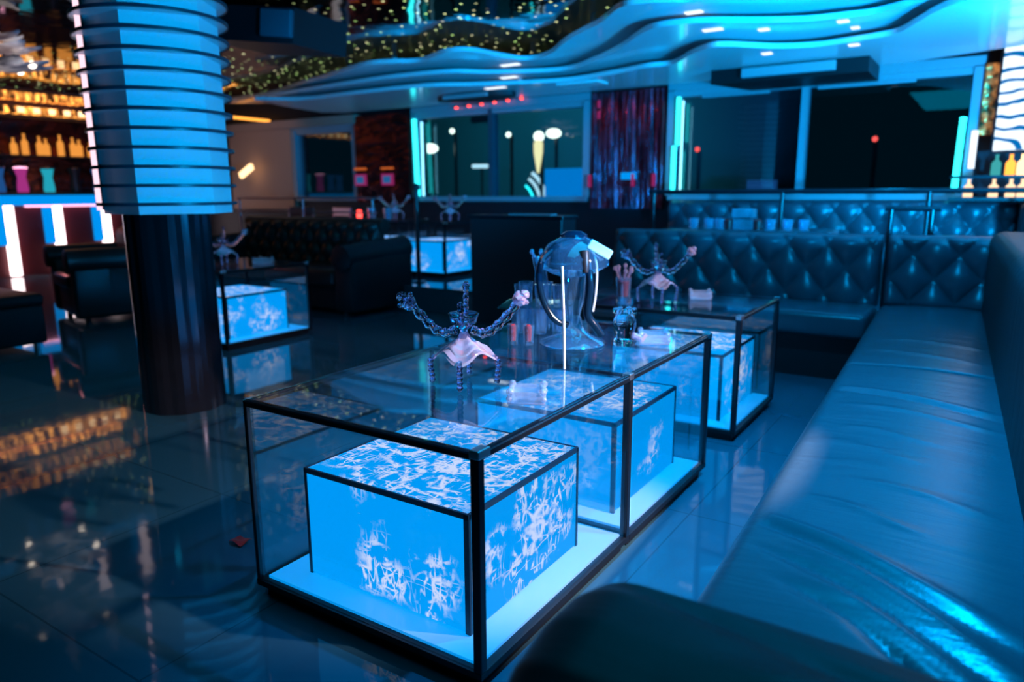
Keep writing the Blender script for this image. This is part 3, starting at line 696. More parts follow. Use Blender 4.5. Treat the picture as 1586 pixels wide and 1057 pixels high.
# near arm
mb = MB()
def armf(s, v):
    # s along x, v round the section
    x = -.455 + .72*s
    a = PI*v                                  # 0 = far foot, 1 = near foot
    prof = [(.915,.0),(.92,.30),(.92,.48),(.912,.565),(.885,.603),(.83,.617),(.75,.618),(.67,.60),(.61,.55),(.60,.3),(.60,0)]
    q = v*(len(prof)-1); i = min(int(q), len(prof)-2); fr = q-i
    y = prof[i][0]+(prof[i+1][0]-prof[i][0])*fr; z = prof[i][1]+(prof[i+1][1]-prof[i][1])*fr
    e = min(1, s/.14); r = (1-(1-e)**2)**.5
    y = .757+(y-.757)*(.78+.22*r); z = z*(.88+.12*r)
    if z > .4: z += ridge(x, y, -.35,.86,.25,.72,.022,-.012)+ridge(x, y, -.2,.72,.25,.86,.03,.008)+ridge(x,y,-.05,.90,.25,.83,.016,-.010)
    return (x, y, z)
mb.grid(armf, 80, 80)
mb.prism([(-.455,.66),(-.45,.64),(-.45,.87),(-.455,.855)], 0, .5)
mb.build('armrest', M['leather_matt'], t, True)

# --- upper tufted bench on the platform, below the windows
t = thing('tufted_bench', 'far buttoned leather bench on the platform below the right-hand window', 'bench', (0,0,0))
mb = MB(); mb.box(-2.9,.2,7.05,7.5,PZ,PZ+.28); mb.build('base', M['plinth'], t)
mb = MB(); mb.box(-2.9,.2,6.95,7.55,PZ+.27,PZ+.43,.035,4); mb.build('seat_cushion', M['leather'], t, True)
tufted_panel('backrest', -2.9, .2, 7.48, PZ+.40, 1.045, t, M['leather'], .25, .32, .16, .04, .03, 200, 36)
mb = MB(); mb.box(.2,.42,6.9,7.7,PZ,1.04,.05,4); mb.build('armrest', M['leather_matt'], t, True)

# --- chesterfield sofa, left of the middle
t = thing('chesterfield_sofa', 'dark buttoned chesterfield sofa before the platform, beyond the column', 'sofa', (-6.1,5.2,0))
mb = MB(); mb.box(-1.1,1.1,-.36,.4,.06,.3); mb.build('base', M['leather_matt'], t)
for x in (-.51,.51):
    mb = MB(); mb.box(x-.5,x+.5,-.45,.22,.28,.44,.04,3); mb.build('seat_cushion', M['leather_red'], t, True)
tufted_panel('backrest', -1.05, 1.0, .14, .42, .86, t, M['leather_red'], .2, .28, .1, .05, .05, 150, 40)
mb = MB(); mb.tube([(-1.08,.27,.82),(1.02,.27,.82)], .075, 14); mb.build('back_roll', M['leather_red'], t, True)
for s in (-1,1):
    mb = MB(); mb.box(s*1.14-.12,s*1.14+.12,-.45,.4,.05,.56,.03,3); a = mb.build('armrest', M['leather_matt'], t, True)
    mb = MB(); mb.tube([(s*1.14,-.48,.55),(s*1.14,-.47,.55),(s*1.14,.40,.60)], [.10,.125,.125], 18); mb.build('arm_roll', M['leather_matt'], a, True)
    for y in (-.38,.34):
        mb = MB(); mb.tube([(s*1.1,y,0),(s*1.1,y,.06)], .03, 10); mb.build('foot', M['black'], t, True)

# --- armchair at the left with rolled arms
t = thing('armchair', 'dark rolled-arm leather armchair in pink light, left of the column', 'armchair', (-7.05,3.72,0), -.25)
mb = MB(); mb.box(-.42,.42,-.38,.4,.05,.32,.03,2); mb.build('base', M['leather_red'], t, True)
mb = MB(); mb.box(-.3,.3,-.42,.2,.30,.44,.05,4); mb.build('seat_cushion', M['leather_red'], t, True)
mb = MB(); mb.box(-.42,.42,.18,.42,.3,.84,.09,4); mb.build('backrest', M['leather_matt'], t, True)
for s in (-1,1):
    mb = MB(); mb.box(s*.38-.08,s*.38+.08,-.40,.36,.05,.55,.03,3); a = mb.build('armrest', M['leather_red'], t, True)
    mb = MB(); mb.tube([(s*.4,-.44,.57),(s*.4,-.43,.57),(s*.4,.3,.57)], [.08,.105,.105], 18); mb.build('arm_roll', M['leather_red'], a, True)
    for y in (-.3,.34):
        mb = MB(); mb.tube([(s*.36,y,0),(s*.36,y,.06)], .025, 10); mb.build('foot', M['black'], t, True)

# --- ottoman at the left frame edge
t = thing('ottoman', 'square dark leather ottoman at the left edge of the picture', 'ottoman', (-6.3,2.2,0))
mb = MB(); mb.box(-.4,.4,-.4,.4,.05,.34,.02,3); mb.build('body', M['leather_matt'], t, True)
mb = MB(); mb.box(-.41,.41,-.41,.41,.335,.425,.03,3); mb.build('cushion', M['leather_matt'], t, True)
for sx in (-1,1):
    for sy in (-1,1):
        mb = MB(); mb.tube([(sx*.34,sy*.34,0),(sx*.34,sy*.34,.055)], .022, 10); mb.build('foot', M['chrome'], t, True)

# ------------------------------------------------------------------ black cabinet, posts, rails
t = thing('cabinet', 'plain black cabinet standing behind the tall glass vessel', 'cabinet', (-3.35,5.2,0))
mb = MB(); mb.box(-.46,.46,-.02,.22,0,.93,.008,1); mb.build('body', M['grey_dark'], t)
mb = MB(); mb.box(-.48,.48,-.04,.23,.93,.955,.004,1); mb.build('top', M['black'], t)
mb = MB(); mb.prism([(-.18,-.03),(.26,-.08),(.24,.06),(-.02,.05)], 0, .012); o = mb.build('menu_card', M['grey_mid']); o.location = (-3.25,5.25,.956); tag(o, 'pale flat card lying on the plain black cabinet', 'card')
t = thing('rail_post', 'dark upright post with ball top before the distant lit table', 'post', (-4.87,5.72,PZ))
mb = MB(); mb.tube([(0,0,0),(0,0,.93)], .024, 12); mb.build('pole', M['black'], t, True)
mb = MB(); mb.ball((0,0,.96), .04, 12); mb.build('ball_top', M['grey_dark'], t, True)
mb = MB(); mb.lathe([(0,0),(.07,0),(.07,.012),(.03,.02),(0,.02)], 16); mb.build('foot_plate', M['black'], t, True)
def rail(label, x0, x1, y, z, zb, posts, r=.016, m='black', mid=None, name='railing'):
    t = thing(name, label, 'railing', (x0, y, zb))
    mb = MB(); mb.tube([(0,0,z-zb),(x1-x0,0,z-zb)], r, 10); mb.build('top_rail', M[m], t, True)
    if mid:
        mb = MB(); mb.tube([(0,0,mid-zb),(x1-x0,0,mid-zb)], r*.8, 10); mb.build('mid_rail', M[m], t, True)
    for p in posts:
        mb = MB(); mb.tube([(p-x0,0,0),(p-x0,0,z-zb)], r, 10); mb.build('post', M[m], t, True)
rail('long dark handrail below the right-hand window, behind the benches', -2.8, .35, 6.75, 1.14, PZ, (-2.75,-1.55,-.42,.3), .02)
rail('short dark grab rail behind the corner of the couch', -.62, -.28, 5.75, 1.02, PZ, (-.58,-.33), .018)
M['rose_metal'] = simple('rose_tinted_metal', (.5,.3,.32), .3, .8)
rail('thin rosy metal railing along the platform behind the chesterfield', -7.9, -5.55, 5.85, 1.09, PZ, (-7.85,-6.7,-5.6), .011, 'rose_metal', .935)
def chair(label, loc, rotz):
    t = thing('metal_chair', label, 'chair', loc, rotz, 'metal chairs on the platform')
    mb = MB(); mb.box(-.2,.2,-.2,.2,.43,.46,.01,2); mb.build('seat', M['leather_red'], t)
    for sx in (-1,1):
        mb = MB(); mb.tube([(sx*.19,-.19,0),(sx*.19,-.19,.44)], .012, 8); mb.build('leg', M['rose_metal'], t, True)
        mb = MB(); mb.tube([(sx*.19,.19,0),(sx*.19,.19,.44),(sx*.19,.22,.72)], .012, 8); mb.build('leg', M['rose_metal'], t, True)
    mb = MB(); mb.box(-.2,.2,.205,.225,.62,.73,.008,2); mb.build('backrest', M['rose_metal'], t)
    return t
c0 = chair('metal-framed chair on the platform, left one behind the rosy railing', (-7.45,6.3,PZ), .2)
dup(c0, 'metal-framed chair on the platform, right one behind the rosy railing', (-6.85,6.35,PZ), -.2)

# ------------------------------------------------------------------ ringed column
t = thing('column', 'hexagonal white column ringed with dark hoops on a black mirrored foot', 'column', (-3.62,2.30,0), 1.005)
hexa = [(-.165,-.25),(.18,-.25),(.28,.0),(.17,.26),(-.17,.26),(-.335,.0)]
mb = MB(); mb.prism(hexa, 1.05, 2.62); mb.build('shaft', M['column_white'], t)
for k in range(20):
    z = 1.10+.0895*k; R = .338+.0026*k
    if z > 2.58: break
    mb = MB(); mb.lathe([(.2,z-.004),(R-.006,z-.004),(R-.006,z+.004),(.2,z+.004),(.2,z-.004)], 64, (-.03,0)); h_ = mb.build('hoop', M['column_white'], t, True)
    mb = MB(); mb.lathe([(R-.007,z-.008),(R-.001,z-.008),(R,z),(R-.001,z+.008),(R-.007,z+.008),(R-.007,z-.008)], 64, (-.03,0)); mb.build('rim', M['ring'], h_, True)
mb = MB()
n = 40
poly = []
for k in range(n):
    a = 2*PI*k/n; r = .205*(1+.05*abs(sin(5*a))); poly.append((-.045+r*cos(a), .0+r*sin(a)))
mb.prism(poly, 0, 1.05); mb.build('mirrored_foot', M['mirror_black'], t)
mb = MB(); mb.box(-.362,-.336,-.05,-.02,1.07,2.6); ls = mb.build('led_strip', M['led_rose'], t)
mb = MB(); mb.box(-.336,-.330,-.06,.02,1.07,2.6); mb.build('led_light_block', M['black'], ls)  # thin plate added to keep the strip's light off the shaft face

# ------------------------------------------------------------------ hanging loudspeaker
t = thing('loudspeaker', 'large dark hanging loudspeaker near the ceiling, right of the column', 'loudspeaker', (-4.95,4.3,2.54), .25)
mb = MB(); mb.prism([(-.62,-.32),(.30,-.36),(.42,.2),(-.5,.42)], -.24, .02); mb.xf(Matrix.Rotation(.12,4,'Y')); mb.build('cabinet', M['grey_dark'], t)
mb = MB(); mb.box(.02,.30,-.40,-.35,-.20,.0,.01,1); mb.xf(Matrix.Rotation(.12,4,'Y')); mb.build('grille', M['grille_blue'], t)
mb = MB(); mb.tube([(-.1,0,.0),(-.1,0,.08)], .03, 10); mb.build('bracket', M['black'], t, True)

# ------------------------------------------------------------------ curtains and panels on the back wall
def curtain(label, x0, x1, z0, z1, m, waves):
    mb = MB()
    def f(s, v):
        x = x0+(x1-x0)*s; return (x, 7.9+.03*sin(waves*2*PI*s)+.012*sin(waves*4.6*PI*s+v*3), z0+(z1-z0)*v)
    mb.grid(f, waves*10, 12)
    def fb(s, v):
        x = x0+(x1-x0)*s; return (x, 7.915+.03*sin(waves*2*PI*s)+.012*sin(waves*4.6*PI*s+v*3), z0+(z1-z0)*v)
    mb.grid(fb, waves*10, 12)
    return tag(mb.build('curtain', M[m], None, True), label, 'curtain')
curtain('plum metallic curtain between the two large windows', -4.02, -3.12, .95, 2.26, 'curtain', 13)
mb = MB(); mb.box(-7.82,-6.80,7.86,7.99,1.0,2.22); tag(mb.build('wall_panel', M['red_panel']), 'dark red glossy panel between the small window and the middle window', 'panel')
mb = MB(); mb.box(-3.6,-3.42,7.82,7.86,1.28,1.36,.008,1); tag(mb.build('wall_switch', M['led_blue']), 'small blue lit switch plate on the plum curtain', 'switch')
for lx, s in ((-7.72,'left'),(-7.2,'right')):
    t = thing('accent_light', 'small blue-centred magenta light low on the dark red panel, %s one' % s, 'accent light', (lx,7.83,1.25), 0, 'magenta lights on the dark red panel')
    mb = MB(); mb.box(-.11,.11,0,.03,0,.16,.004,1); mb.build('frame', M['magenta_light'], t)
    mb = MB(); mb.box(-.07,.07,-.006,.0,.03,.13); mb.build('lamp', M['jar_blue_dim'], t)
    mb = MB(); mb.box(-.11,.11,.0,.03,.22,.25); mb.build('amber_bar', M['amber_dim'], t)
t = thing('string_lights', 'row of small red lights above the middle window', 'lights', (-5.95,7.84,2.215))
mb = MB(); mb.tube([(-.05,0,.02),(1.05,0,.07)], .006, 6); mb.build('cable', M['black'], t, True)
for k in range(6):
    mb = MB(); mb.ball((k*.2,0,.005+k*.009), .024, 8, .6); mb.build('bulb', M['red_light'], t, True)
t = thing('string_lights', 'short strand of pink-red lamps hanging down the plum curtain', 'lights', (-3.9,7.84,1.35))
mb = MB(); mb.tube([(0,0,0),(0,0,.85)], .005, 6); mb.build('cable', M['black'], t, True)
for k in range(2):
    mb = MB(); mb.box(-.012,.012,-.012,.012,.62+k*.12,.70+k*.12); mb.build('bulb', M['magenta_light'], t, True)
for lx, s in ((-4.0,'left'),(-3.45,'middle'),(-3.2,'right')):
    mb = MB(); mb.box(-.018,.018,-.012,.012,0,.14); o = mb.build('accent_light', M['magenta_light']); o.location = (lx,7.83,1.2); tag(o, 'small magenta accent light at the %s foot of the plum curtain' % s, 'accent light', 'magenta lights at the plum curtain')
mb = MB(); mb.tube([(-10.8,7.86,2.40),(-9.65,7.86,2.26)], .02, 8); tag(mb.build('orange_tube', M['amber_lit'], None, True), 'slanting orange light tube above the brown wall section', 'light tube')
mb = MB(); mb.box(-.17,.17,-.03,.03,-.05,.05,.01,1); mb.xf(Matrix.Rotation(-.45,4,'Y')); o = mb.build('wall_lamp', M['amber_pale']); o.location = (-10.1,7.7,1.50); tag(o, 'small tilted pale lamp on the brown wall section', 'wall lamp')

# ------------------------------------------------------------------ bar on the far left
t = thing('bar_counter', 'long bar counter with blue lit edge and white light posts, far left', 'bar counter', (-11.5,0,0))
mb = MB(); mb.box(-.6,-.06,2.5,7.85,.0,1.0); mb.build('body', M['fabric_bar'], t)
mb = MB(); mb.box(-.72,.12,2.5,7.85,1.14,1.18,.01,1); mb.build('counter_top', M['black'], t)
mb = MB(); mb.box(-.70,.10,2.5,7.85,1.0,1.14); mb.build('lit_edge', M['led_blue'], t)
for y in (4.78,5.42,6.12,6.9,7.6):
    mb = MB(); mb.box(-.06,.02,y-.06,y+.06,.02,1.0); a = mb.build('light_post', M['led_white'], t)
    mb = MB(); mb.box(-.06,.0,y-.18,y-.06,.45,1.0); mb.build('blue_side', M['led_blue'], a)
mb = MB(); mb.box(-.02,.02,5.0,7.8,.975,1.0); mb.build('pink_strip', M['neon_pink'], t)
# shelf behind the bar
t = thing('back_bar', 'dark back bar with shelf behind the far left counter', 'shelf', (-13.15,0,0))
mb = MB(); mb.box(-.24,.05,2.6,7.8,0,1.2); mb.build('cupboard', M['wood_dark'], t)
mb = MB(); mb.box(-.24,.12,2.6,7.8,1.745,1.775); mb.build('shelf', M['wood_dark'], t)
mb = MB(); mb.box(-.25,-.20,2.6,7.8,1.2,2.6); mb.build('back_panel', M['red_panel'], t)
def bottle(h=.28, r=.038):
    mb = MB(); mb.lathe([(0,0),(r,0),(r,h*.58),(r*.8,h*.66),(r*.36,h*.74),(r*.34,h*.97),(r*.42,h*.975),(r*.42,h),(0,h)], 14); return mb
M['bottle_amber'] = emit('backlit_amber_bottle', (1.0,.36,.06), .9)  # emission stands in for light coming from behind the bottles
bt = bottle(.30,.05).build('bottle', M['bottle_amber'], None, True); first = True
ys = [4.9,5.12,5.34,5.62,5.78,6.0,6.10,6.32,6.52,6.62,6.80,7.02,7.25]
for i, y in enumerate(ys):
    o = bt if first else bt.copy()
    if not first: C.objects.link(o)
    first = False
    o.location = (-13.02, y, 1.776); o.scale = (1,1,.8+.35*((i*37)%10)/10)
    tag(o, 'backlit amber bottle on the back bar shelf at the far left', 'bottle', 'amber bottles on the back bar shelf')
bl = [(4.62,'led_blue'),(4.86,'led_blue'),(5.16,'magenta_light'),(5.52,'neon_cyan'),(5.9,'wood_dark'),(6.25,'led_blue'),(6.6,'amber_pale')]
nm_ = ['blue glowing jar on the far left bar, leftmost','second blue glowing jar from the left on the far bar','magenta glowing jar on the far left bar','cyan glowing jar on the far left bar','dark jar between the cyan and blue ones on the far bar','blue glowing jar right of the dark one on the far bar','pale amber jar at the column end of the far bar']
M['jar_blue'] = emit('blue_jar', (.02,.12,.4), .6); M['jar_mag'] = emit('magenta_jar', (.6,.05,.35), .6); M['jar_cyan'] = emit('cyan_jar', (.02,.45,.6), .8)
jm = {'led_blue':'jar_blue','magenta_light':'jar_mag','neon_cyan':'jar_cyan'}
for (y, m), lab in zip(bl, nm_):
    t = thing('jar', lab, 'jar', (-11.85,y,1.18), 0, 'lit jars on the far left bar')
    mb = MB(); mb.lathe([(0,0),(.07,0),(.075,.06),(.055,.22),(.085,.34),(.08,.34),(0,.3)], 14); mb.build('body', M[jm.get(m,m)], t, True)
    mb = MB(); mb.lathe([(0,.34),(.088,.34),(.09,.36),(0,.37)], 14); mb.build('lid', M['neon_pink'] if m == 'magenta_light' else M['black'], t, True)
# amber light trough above the bar
t = thing('light_trough', 'row of amber lights in a trough above the far left bar', 'light trough', (-11.3,0,0))
mb = MB(); mb.box(-.12,.08,3.2,5.85,2.42,2.52); mb.build('upper_bar', M['orange_glow'], t)
mb = MB(); mb.box(-.12,.08,3.2,6.0,2.24,2.33); mb.build('lower_bar', M['orange_glow'], t)
mb = MB(); mb.box(-.2,-.12,3.2,6.0,2.2,2.6); mb.build('backing', M['wood_dark'], t)
for y in (3.5,4.6,5.7):
    mb = MB(); mb.tube([(-.16,y,2.55),(-.16,y,2.62)], .012, 6); mb.build('hanger', M['black'], t)
for k in range(5):
    mb = MB(); mb.box(.08,.10,4.95+k*.2,5.03+k*.2,2.25,2.32); mb.build('bright_cell', M['amber_pale'], t)
# petal lamp
t = thing('petal_lamp', 'pale petalled ceiling lamp in the upper left corner', 'lamp', (-7.3,3.07,2.37))
M['petal'] = mk_sequin('pale_petal', (.45,.36,.4), (.85,.72,.7), 5, (1,1,1), .35, 0, .4)
for tier, (R0, R1, z, n_) in enumerate(((.05,.46,-.16,9),(.04,.38,-.02,8),(.03,.27,.08,7))):
    for k in range(n_):
        a = 2*PI*k/n_+tier*.3; mb = MB()
        def pf(s, v):
            r = R0+(R1-R0)*s; w = .16*sin(PI*min(1,.12+s*.85))*(R1/.52); y = (v-.5)*2*w
            return (r, y, z+.10*s*s-.05*s + .04*abs(v-.5))
        mb.grid(pf, 10, 6); mb.xf(Matrix.Rotation(a,4,'Z')); 
        o = mb.build('petal', M['petal'], t, True); md = o.modifiers.new('thick','SOLIDIFY'); md.thickness = .006
mb = MB(); mb.tube([(0,0,.05),(0,0,.25)], .02, 8); mb.build('stem', M['black'], t, True)
for k in range(4):
    a = k*1.5+.6; mb = MB(); mb.ball((.34*cos(a),.34*sin(a),-.13), .032, 8); mb.build('bulb', M['warm_white'], t, True)

# ------------------------------------------------------------------ right edge: bright screen, copper strip, bottles
def mk_screen():
    m, nt, out = mat('swirl_screen'); tc = N(nt, 'ShaderNodeTexCoord')
    w = N(nt, 'ShaderNodeTexWave'); w.wave_type = 'RINGS'; w.inputs['Scale'].default_value = 3.2; w.inputs['Distortion'].default_value = 5; w.inputs['Detail'].default_value = 2; L(nt, tc.outputs['Object'], w.inputs['Vector'])
    r = N(nt, 'ShaderNodeValToRGB'); r.color_ramp.elements[0].position = .12; r.color_ramp.elements[0].color = (0,.10,.3,1); r.color_ramp.elements[1].position = .3; r.color_ramp.elements[1].color = (.7,.85,1,1); L(nt, w.outputs['Fac'], r.inputs[0])
    e = N(nt, 'ShaderNodeEmission'); e.inputs[1].default_value = 1.7; L(nt, r.outputs[0], e.inputs[0]); L(nt, e.outputs[0], out.inputs[0]); return m
t = thing('light_screen', 'bright white swirl-patterned light screen at the right edge', 'screen', (.16,7.6,1.45))
mb = MB(); mb.prism([(-.20,0),(.5,-.3),(.5,-.24),(-.20,.06)], .02, .86); mb.build('screen', mk_screen(), t)
mb = MB(); mb.prism([(-.22,.06),(.52,-.24),(.52,-.18),(-.22,.12)], 0, .88); mb.build('casing', M['grey_dark'], t)
mb = MB(); mb.box(-.16,-.06,7.84,7.99,1.62,2.22); tag(mb.build('sequin_strip', M['copper']), 'copper sequin strip right of the right-hand window', 'strip')
mb = MB(); mb.box(.0,.06,7.75,7.9,1.72,2.36); tag(mb.build('sequin_strip', M['copper']), 'narrow copper sequin strip beside the bright swirl screen', 'strip')
t = thing('bottle_shelf', 'low shelf of lit bottles below the swirl screen', 'shelf', (.1,7.45,1.08))
mb = MB(); mb.box(-.42,.4,-.1,.12,-.03,0); mb.build('board', M['grey_dark'], t)
mb = MB(); mb.box(-.42,.4,-.1,.12,.16,.18); mb.build('rail', M['black'], t)
M['jar_pale'] = emit('pale_lit_bottle', (1.0,.68,.42), 1.5); M['jar_teal'] = emit('teal_lit_bottle', (.05,.4,.42), 1.0)
for i, (x, m, z, lab) in enumerate(((-.18,'jar_pale',1.081,'leftmost glowing amber bottle on the low shelf at the right edge'),(.0,'jar_pale',1.081,'second glowing amber bottle on the low shelf at the right edge'),(.12,'jar_pale',1.081,'third glowing amber bottle on the low shelf at the right edge'),(.2,'jar_pale',1.081,'rightmost glowing amber bottle on the low shelf at the right edge'),(.0,'jar_teal',1.261,'teal bottle above the amber ones at the right edge'),(.1,'amber_lit',1.261,'orange bottle above the amber ones, left one'),(.18,'amber_pale',1.261,'pale bottle above the amber ones at the far right'))):
    o = bottle(.15 if z < 1.2 else .17, .036).build('bottle', M[m], None, True); o.location = (x,7.45,z); tag(o, lab, 'bottle', 'lit bottles at the right edge')

# ------------------------------------------------------------------ outside the windows at night
mb = MB(); mb.box(-20,8,8.6,18,-.6,-.5); struct(mb.build('ground_outside', M['wall_dark']))
M['night_wall'] = simple('night_building', (.10,.22,.24), .8)
t = thing('building', 'dim teal building across the street beyond the windows', 'building', (-8,14,-.5))
mb = MB(); mb.box(-6,4.6,0,2,0,5.2); mb.build('wall', M['night_wall'], t)
for k in range(3):
    mb = MB(); mb.box(-5.6+k*3.4,-5.1+k*3.4,-.03,0,3.2,4.0); mb.build('window', M['trim'], t)
mb = MB(); mb.box(-6.2,4.8,-.2,2.2,5.2,5.4); mb.build('roof', M['plinth'], t)
def street_lamp(label, x, y, z, r, m='warm_white', flat=1.0):
    t = thing('street_lamp', label, 'street lamp', (x,y,-.5))
    mb = MB(); mb.tube([(0,.1,0),(0,.1,z+.5)], .03, 8); mb.build('pole', M['black'], t, True)
    mb = MB(); mb.ball((0,0,z+.5), r, 12, flat); mb.build('lamp_head', M[m], t, True)
street_lamp('large white lamp at the left of the middle window', -9.0, 11, 1.96, .16, flat=.55)
street_lamp('small warm lamp high in the left pane of the middle window', -8.46, 11, 2.25, .045)
street_lamp('small warm lamp just right of the middle window mullion', -7.22, 11, 2.13, .045)
street_lamp('broad white lamp high at the right of the middle window', -6.31, 11, 2.11, .13, flat=.6)
street_lamp('round warm lamp left of the broad white lamp, middle window', -6.60, 11, 2.07, .09)
street_lamp('small red lamp beyond the middle of the right-hand window', -1.39, 11, 1.81, .035, 'red_light')
street_lamp('small red lamp beyond the left of the right-hand window', -3.81, 11, 1.76, .035, 'red_light')
mb = MB(); mb.lathe([(0,.08),(.02,.10),(.075,.42),(.08,.58),(.05,.63),(0,.64)], 14); o = mb.build('lantern', M['amber_pale'], None, True); o.location = (-6.52,10.85,1.37); tag(o, 'tall warm lantern hanging below the round lamp, middle window', 'lantern')
t = thing('tube_light', 'short horizontal white tube light crossing the middle window mullion', 'tube light', (-7.8,11,1.61))
mb = MB(); mb.tube([(-.2,0,0),(.12,0,-.005)], .035, 10); mb.build('tube', M['white_light'], t, True)
mb = MB(); mb.tube([(.25,0,-.01),(.33,0,-.01)], .035, 10); mb.build('tube', M['white_light'], t, True)
mb = MB(); mb.tube([(-.04,.06,-2.11),(-.04,.06,0)], .02, 8); mb.build('pole', M['black'], t, True)
t = thing('neon_sign', 'curved white and cyan neon arcs low in the middle window', 'neon sign', (-7.25,11.3,1.0))
for k, (R, m) in enumerate(((.62,'white_light'),(.50,'white_light'),(.36,'neon_cyan'))):
    mb = MB(); mb.torus((0,0,-.05), R, .032 - .006*k, 24, 8, 'y', .12, 1.0); mb.build('arc', M[m], t, True)
mb = MB(); mb.box(-.05,.7,.03,.08,-1.5,-.02); mb.build('stand', M['plinth'], t)
t = thing('billboard', 'blue lit board low in the right pane of the middle window', 'billboard', (-6.1,11,-.5))
mb = MB(); mb.box(-.36,.38,-.03,0,1.55,2.03); mb.build('board', M['led_blue'], t)
mb = MB(); mb.box(-.3,.3,0,.05,0,1.6); mb.build('stand', M['plinth'], t)
mb = MB(); mb.box(-.18,.18,-.18,.18,-.5,1.3); o = mb.build('kiosk', M['jar_blue']); o.location = (-2.95,11.5,0); tag(o, 'faint blue kiosk beyond the left pane of the right-hand window', 'kiosk')

# ------------------------------------------------------------------ bits on the floor
mb = MB(); mb.grid(lambda s, v: (.03*(s-.5)*2, .022*(v-.5)*2, .004+.006*sin(s*5)*cos(v*4)+.004), 6, 6)
o = mb.build('paper_scrap', M['red']); md = o.modifiers.new('thick','SOLIDIFY'); md.thickness = .002; o.location = (-1.99,1.38,.004); tag(o, 'crumpled red paper scrap on the floor left of the nearest table', 'scrap')

# ------------------------------------------------------------------ lights, mostly unseen fills added for the set
def spot(name, loc, to, col, e, ang=60, blend=.6, r=.05):
    l = bpy.data.lights.new(name, 'SPOT'); l.color = col; l.energy = e; l.spot_size = math.radians(ang); l.spot_blend = blend; l.shadow_soft_size = r
    o = bpy.data.objects.new(name, l); C.objects.link(o); o.location = loc
    o.rotation_euler = (Vector(to)-Vector(loc)).to_track_quat('-Z','Y').to_euler(); return o
def area(name, loc, to, col, e, sx, sy):
    l = bpy.data.lights.new(name, 'AREA'); l.shape = 'RECTANGLE'; l.size = sx; l.size_y = sy; l.color = col; l.energy = e
    o = bpy.data.objects.new(name, l); C.objects.link(o); o.location = loc
    o.rotation_euler = (Vector(to)-Vector(loc)).to_track_quat('-Z','Y').to_euler(); return o
area('blue_overhead_fill', (-.6,1.8,2.56), (-.6,1.8,0), (0,.5,.85), 22, 1.2, 3.0)  # unseen overhead fill added for the couch and right-hand floor
spot('teal_ambient', (-4.6,2.0,2.56), (-4.6,2.4,0), (.03,.5,.75), 40, 150, 1, .02)  # added without a fixture, to lift the dark left side
spot('couch_fill', (-.2,2.3,2.57), (-.35,2.3,0), LB, 660, 84, .9, .03)  # no lamp hangs here; added to brighten couch and floor gap
spot('column_fill', (1.0,1.9,1.15), (-3.55,2.3,1.75), LB, 900, 34, .3)  # unseen source put in to light the column's front face
spot('slab_wash', (1.15,3.6,.95), (-1.4,6.6,2.35), LB, 2000, 100, .9, .1)  # added out of view to brighten the slab undersides from below
spot('slab_wash_left', (-3.0,2.5,1.6), (-4.8,6.8,2.35), LB, 330, 66, .8, .1)  # second unseen wash, added for the left end of the slabs
spot('slab_pink', (1.1,5.0,1.4), (.3,6.1,2.35), (.85,.72,1), 18, 70, .9, .1)  # small unseen source added for the pinkish slab tone at right
spot('slab_wash_right', (1.15,4.6,1.2), (.1,5.9,2.35), LB, 700, 100, .9, .05)  # extra unseen blue added for the right end of the slabs
spot('pink_side_fill', (.85,2.1,1.55), (-1.1,1.9,.45), (1,.78,.86), 520, 37, .5, .03)  # unseen pinkish source added to whiten table bases, candelabra skirt and rod
spot('pink_table_fill', (.75,3.1,1.6), (-1.4,3.4,.6), (1,.7,.82), 220, 24, .6, .03)  # added, unseen, to turn the rosy candelabra's table pinkish
spot('scrap_red_fill', (-2.8,.7,2.55), (-1.99,1.38,0), (1,.2,.25), 14, 12, .8, .02)  # narrow unseen beam added only to redden the paper scrap
spot('bench_spot', (-.3,2.6,2.56), (-.7,5.2,.6), LB, 240, 60, .8, .04)  # unseen fill aimed at the long tufted bench
spot('platform_spot', (-.8,6.9,2.22), (-.8,7.45,.5), LB, 60, 120, .9, .05)  # unseen fill for the bench on the platform
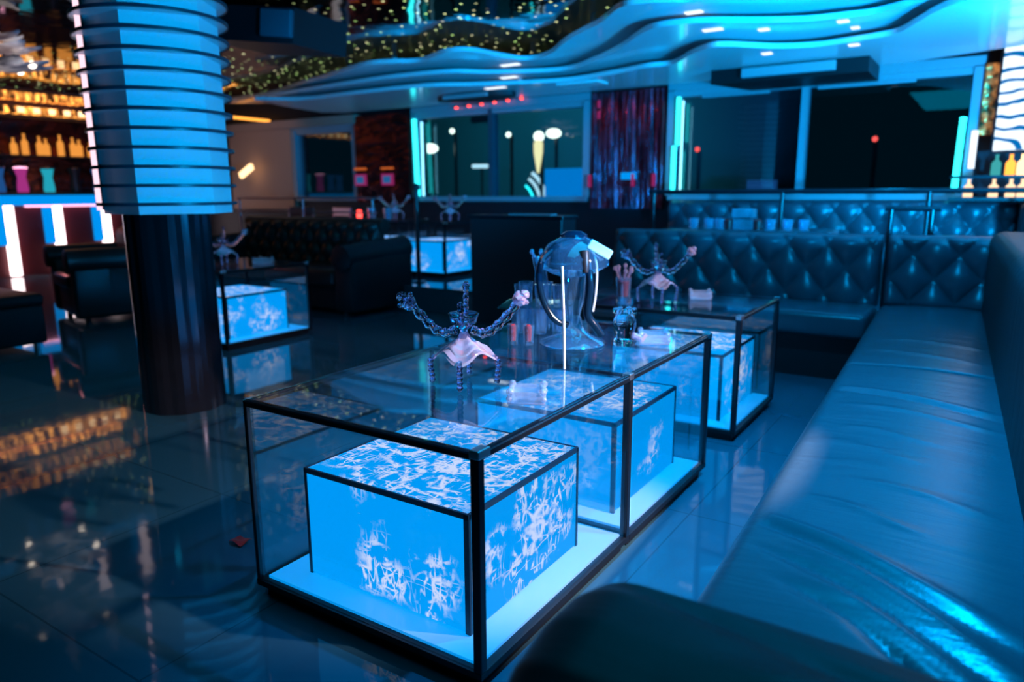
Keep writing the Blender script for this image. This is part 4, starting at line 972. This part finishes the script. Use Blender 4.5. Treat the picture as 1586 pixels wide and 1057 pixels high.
spot('brown_wall_spot', (-9.4,6.2,2.3), (-9.8,7.9,1.6), (1,.55,.35), 14, 80, .7, .08)  # warm unseen source added to light the brown wall
spot('bar_pink', (-9.4,4.6,1.0), (-11.5,5.4,.4), (1,.25,.3), 20, 100, .9, .1)
spot('armchair_pink', (-9.6,3.4,1.6), (-7.1,3.6,.5), (1,.3,.35), 40, 50, .9, .1)
spot('floor_blue', (-3.4,-1.6,2.55), (-3.6,.6,0), (0,.5,.8), 14, 70, .9, .02)  # unseen weak fill for the near floor
spot('curtain_red', (-3.6,6.9,2.2), (-3.55,7.9,1.5), (1,.15,.25), 10, 80, .9, .05)
spot('outside_teal', (-7,9.5,4.5), (-8,14,1.5), (.06,.75,1), 520, 100, .9, .2)  # added outdoors, out of view, to light the building wall

w = bpy.data.worlds.new('night'); S.world = w; w.use_nodes = True
bg = w.node_tree.nodes['Background']; bg.inputs[0].default_value = (.0,.02,.035,1); bg.inputs[1].default_value = .35

# ------------------------------------------------------------------ camera
yaw, pitch, roll = -.5777, .2033, -.0059
fwd = Vector((sin(yaw)*cos(pitch), cos(yaw)*cos(pitch), -sin(pitch)))
r0 = Vector((cos(yaw), -sin(yaw), 0)); u0 = r0.cross(fwd)
rr = r0*cos(roll)+u0*sin(roll); uu = -r0*sin(roll)+u0*cos(roll)
cam = bpy.data.cameras.new('camera'); co = bpy.data.objects.new('camera', cam); C.objects.link(co)
co.matrix_world = Matrix(((rr.x,uu.x,-fwd.x,0),(rr.y,uu.y,-fwd.y,0),(rr.z,uu.z,-fwd.z,1.15),(0,0,0,1)))
cam.sensor_fit = 'HORIZONTAL'; cam.sensor_width = 36; cam.lens = 1122.1/1586*36
cam.clip_start = .05; cam.clip_end = 100
cam.dof.use_dof = True; cam.dof.focus_distance = 2.0; cam.dof.aperture_fstop = 2.0
S.camera = co
S.view_settings.view_transform = 'Standard'; S.view_settings.look = 'None'; S.view_settings.exposure = 0; S.view_settings.gamma = 1
S.view_settings.use_curve_mapping = False
S.cycles.use_denoising = True
S.cycles.sample_clamp_indirect = 6
S.cycles.transparent_max_bounces = 24
S.cycles.max_bounces = 10
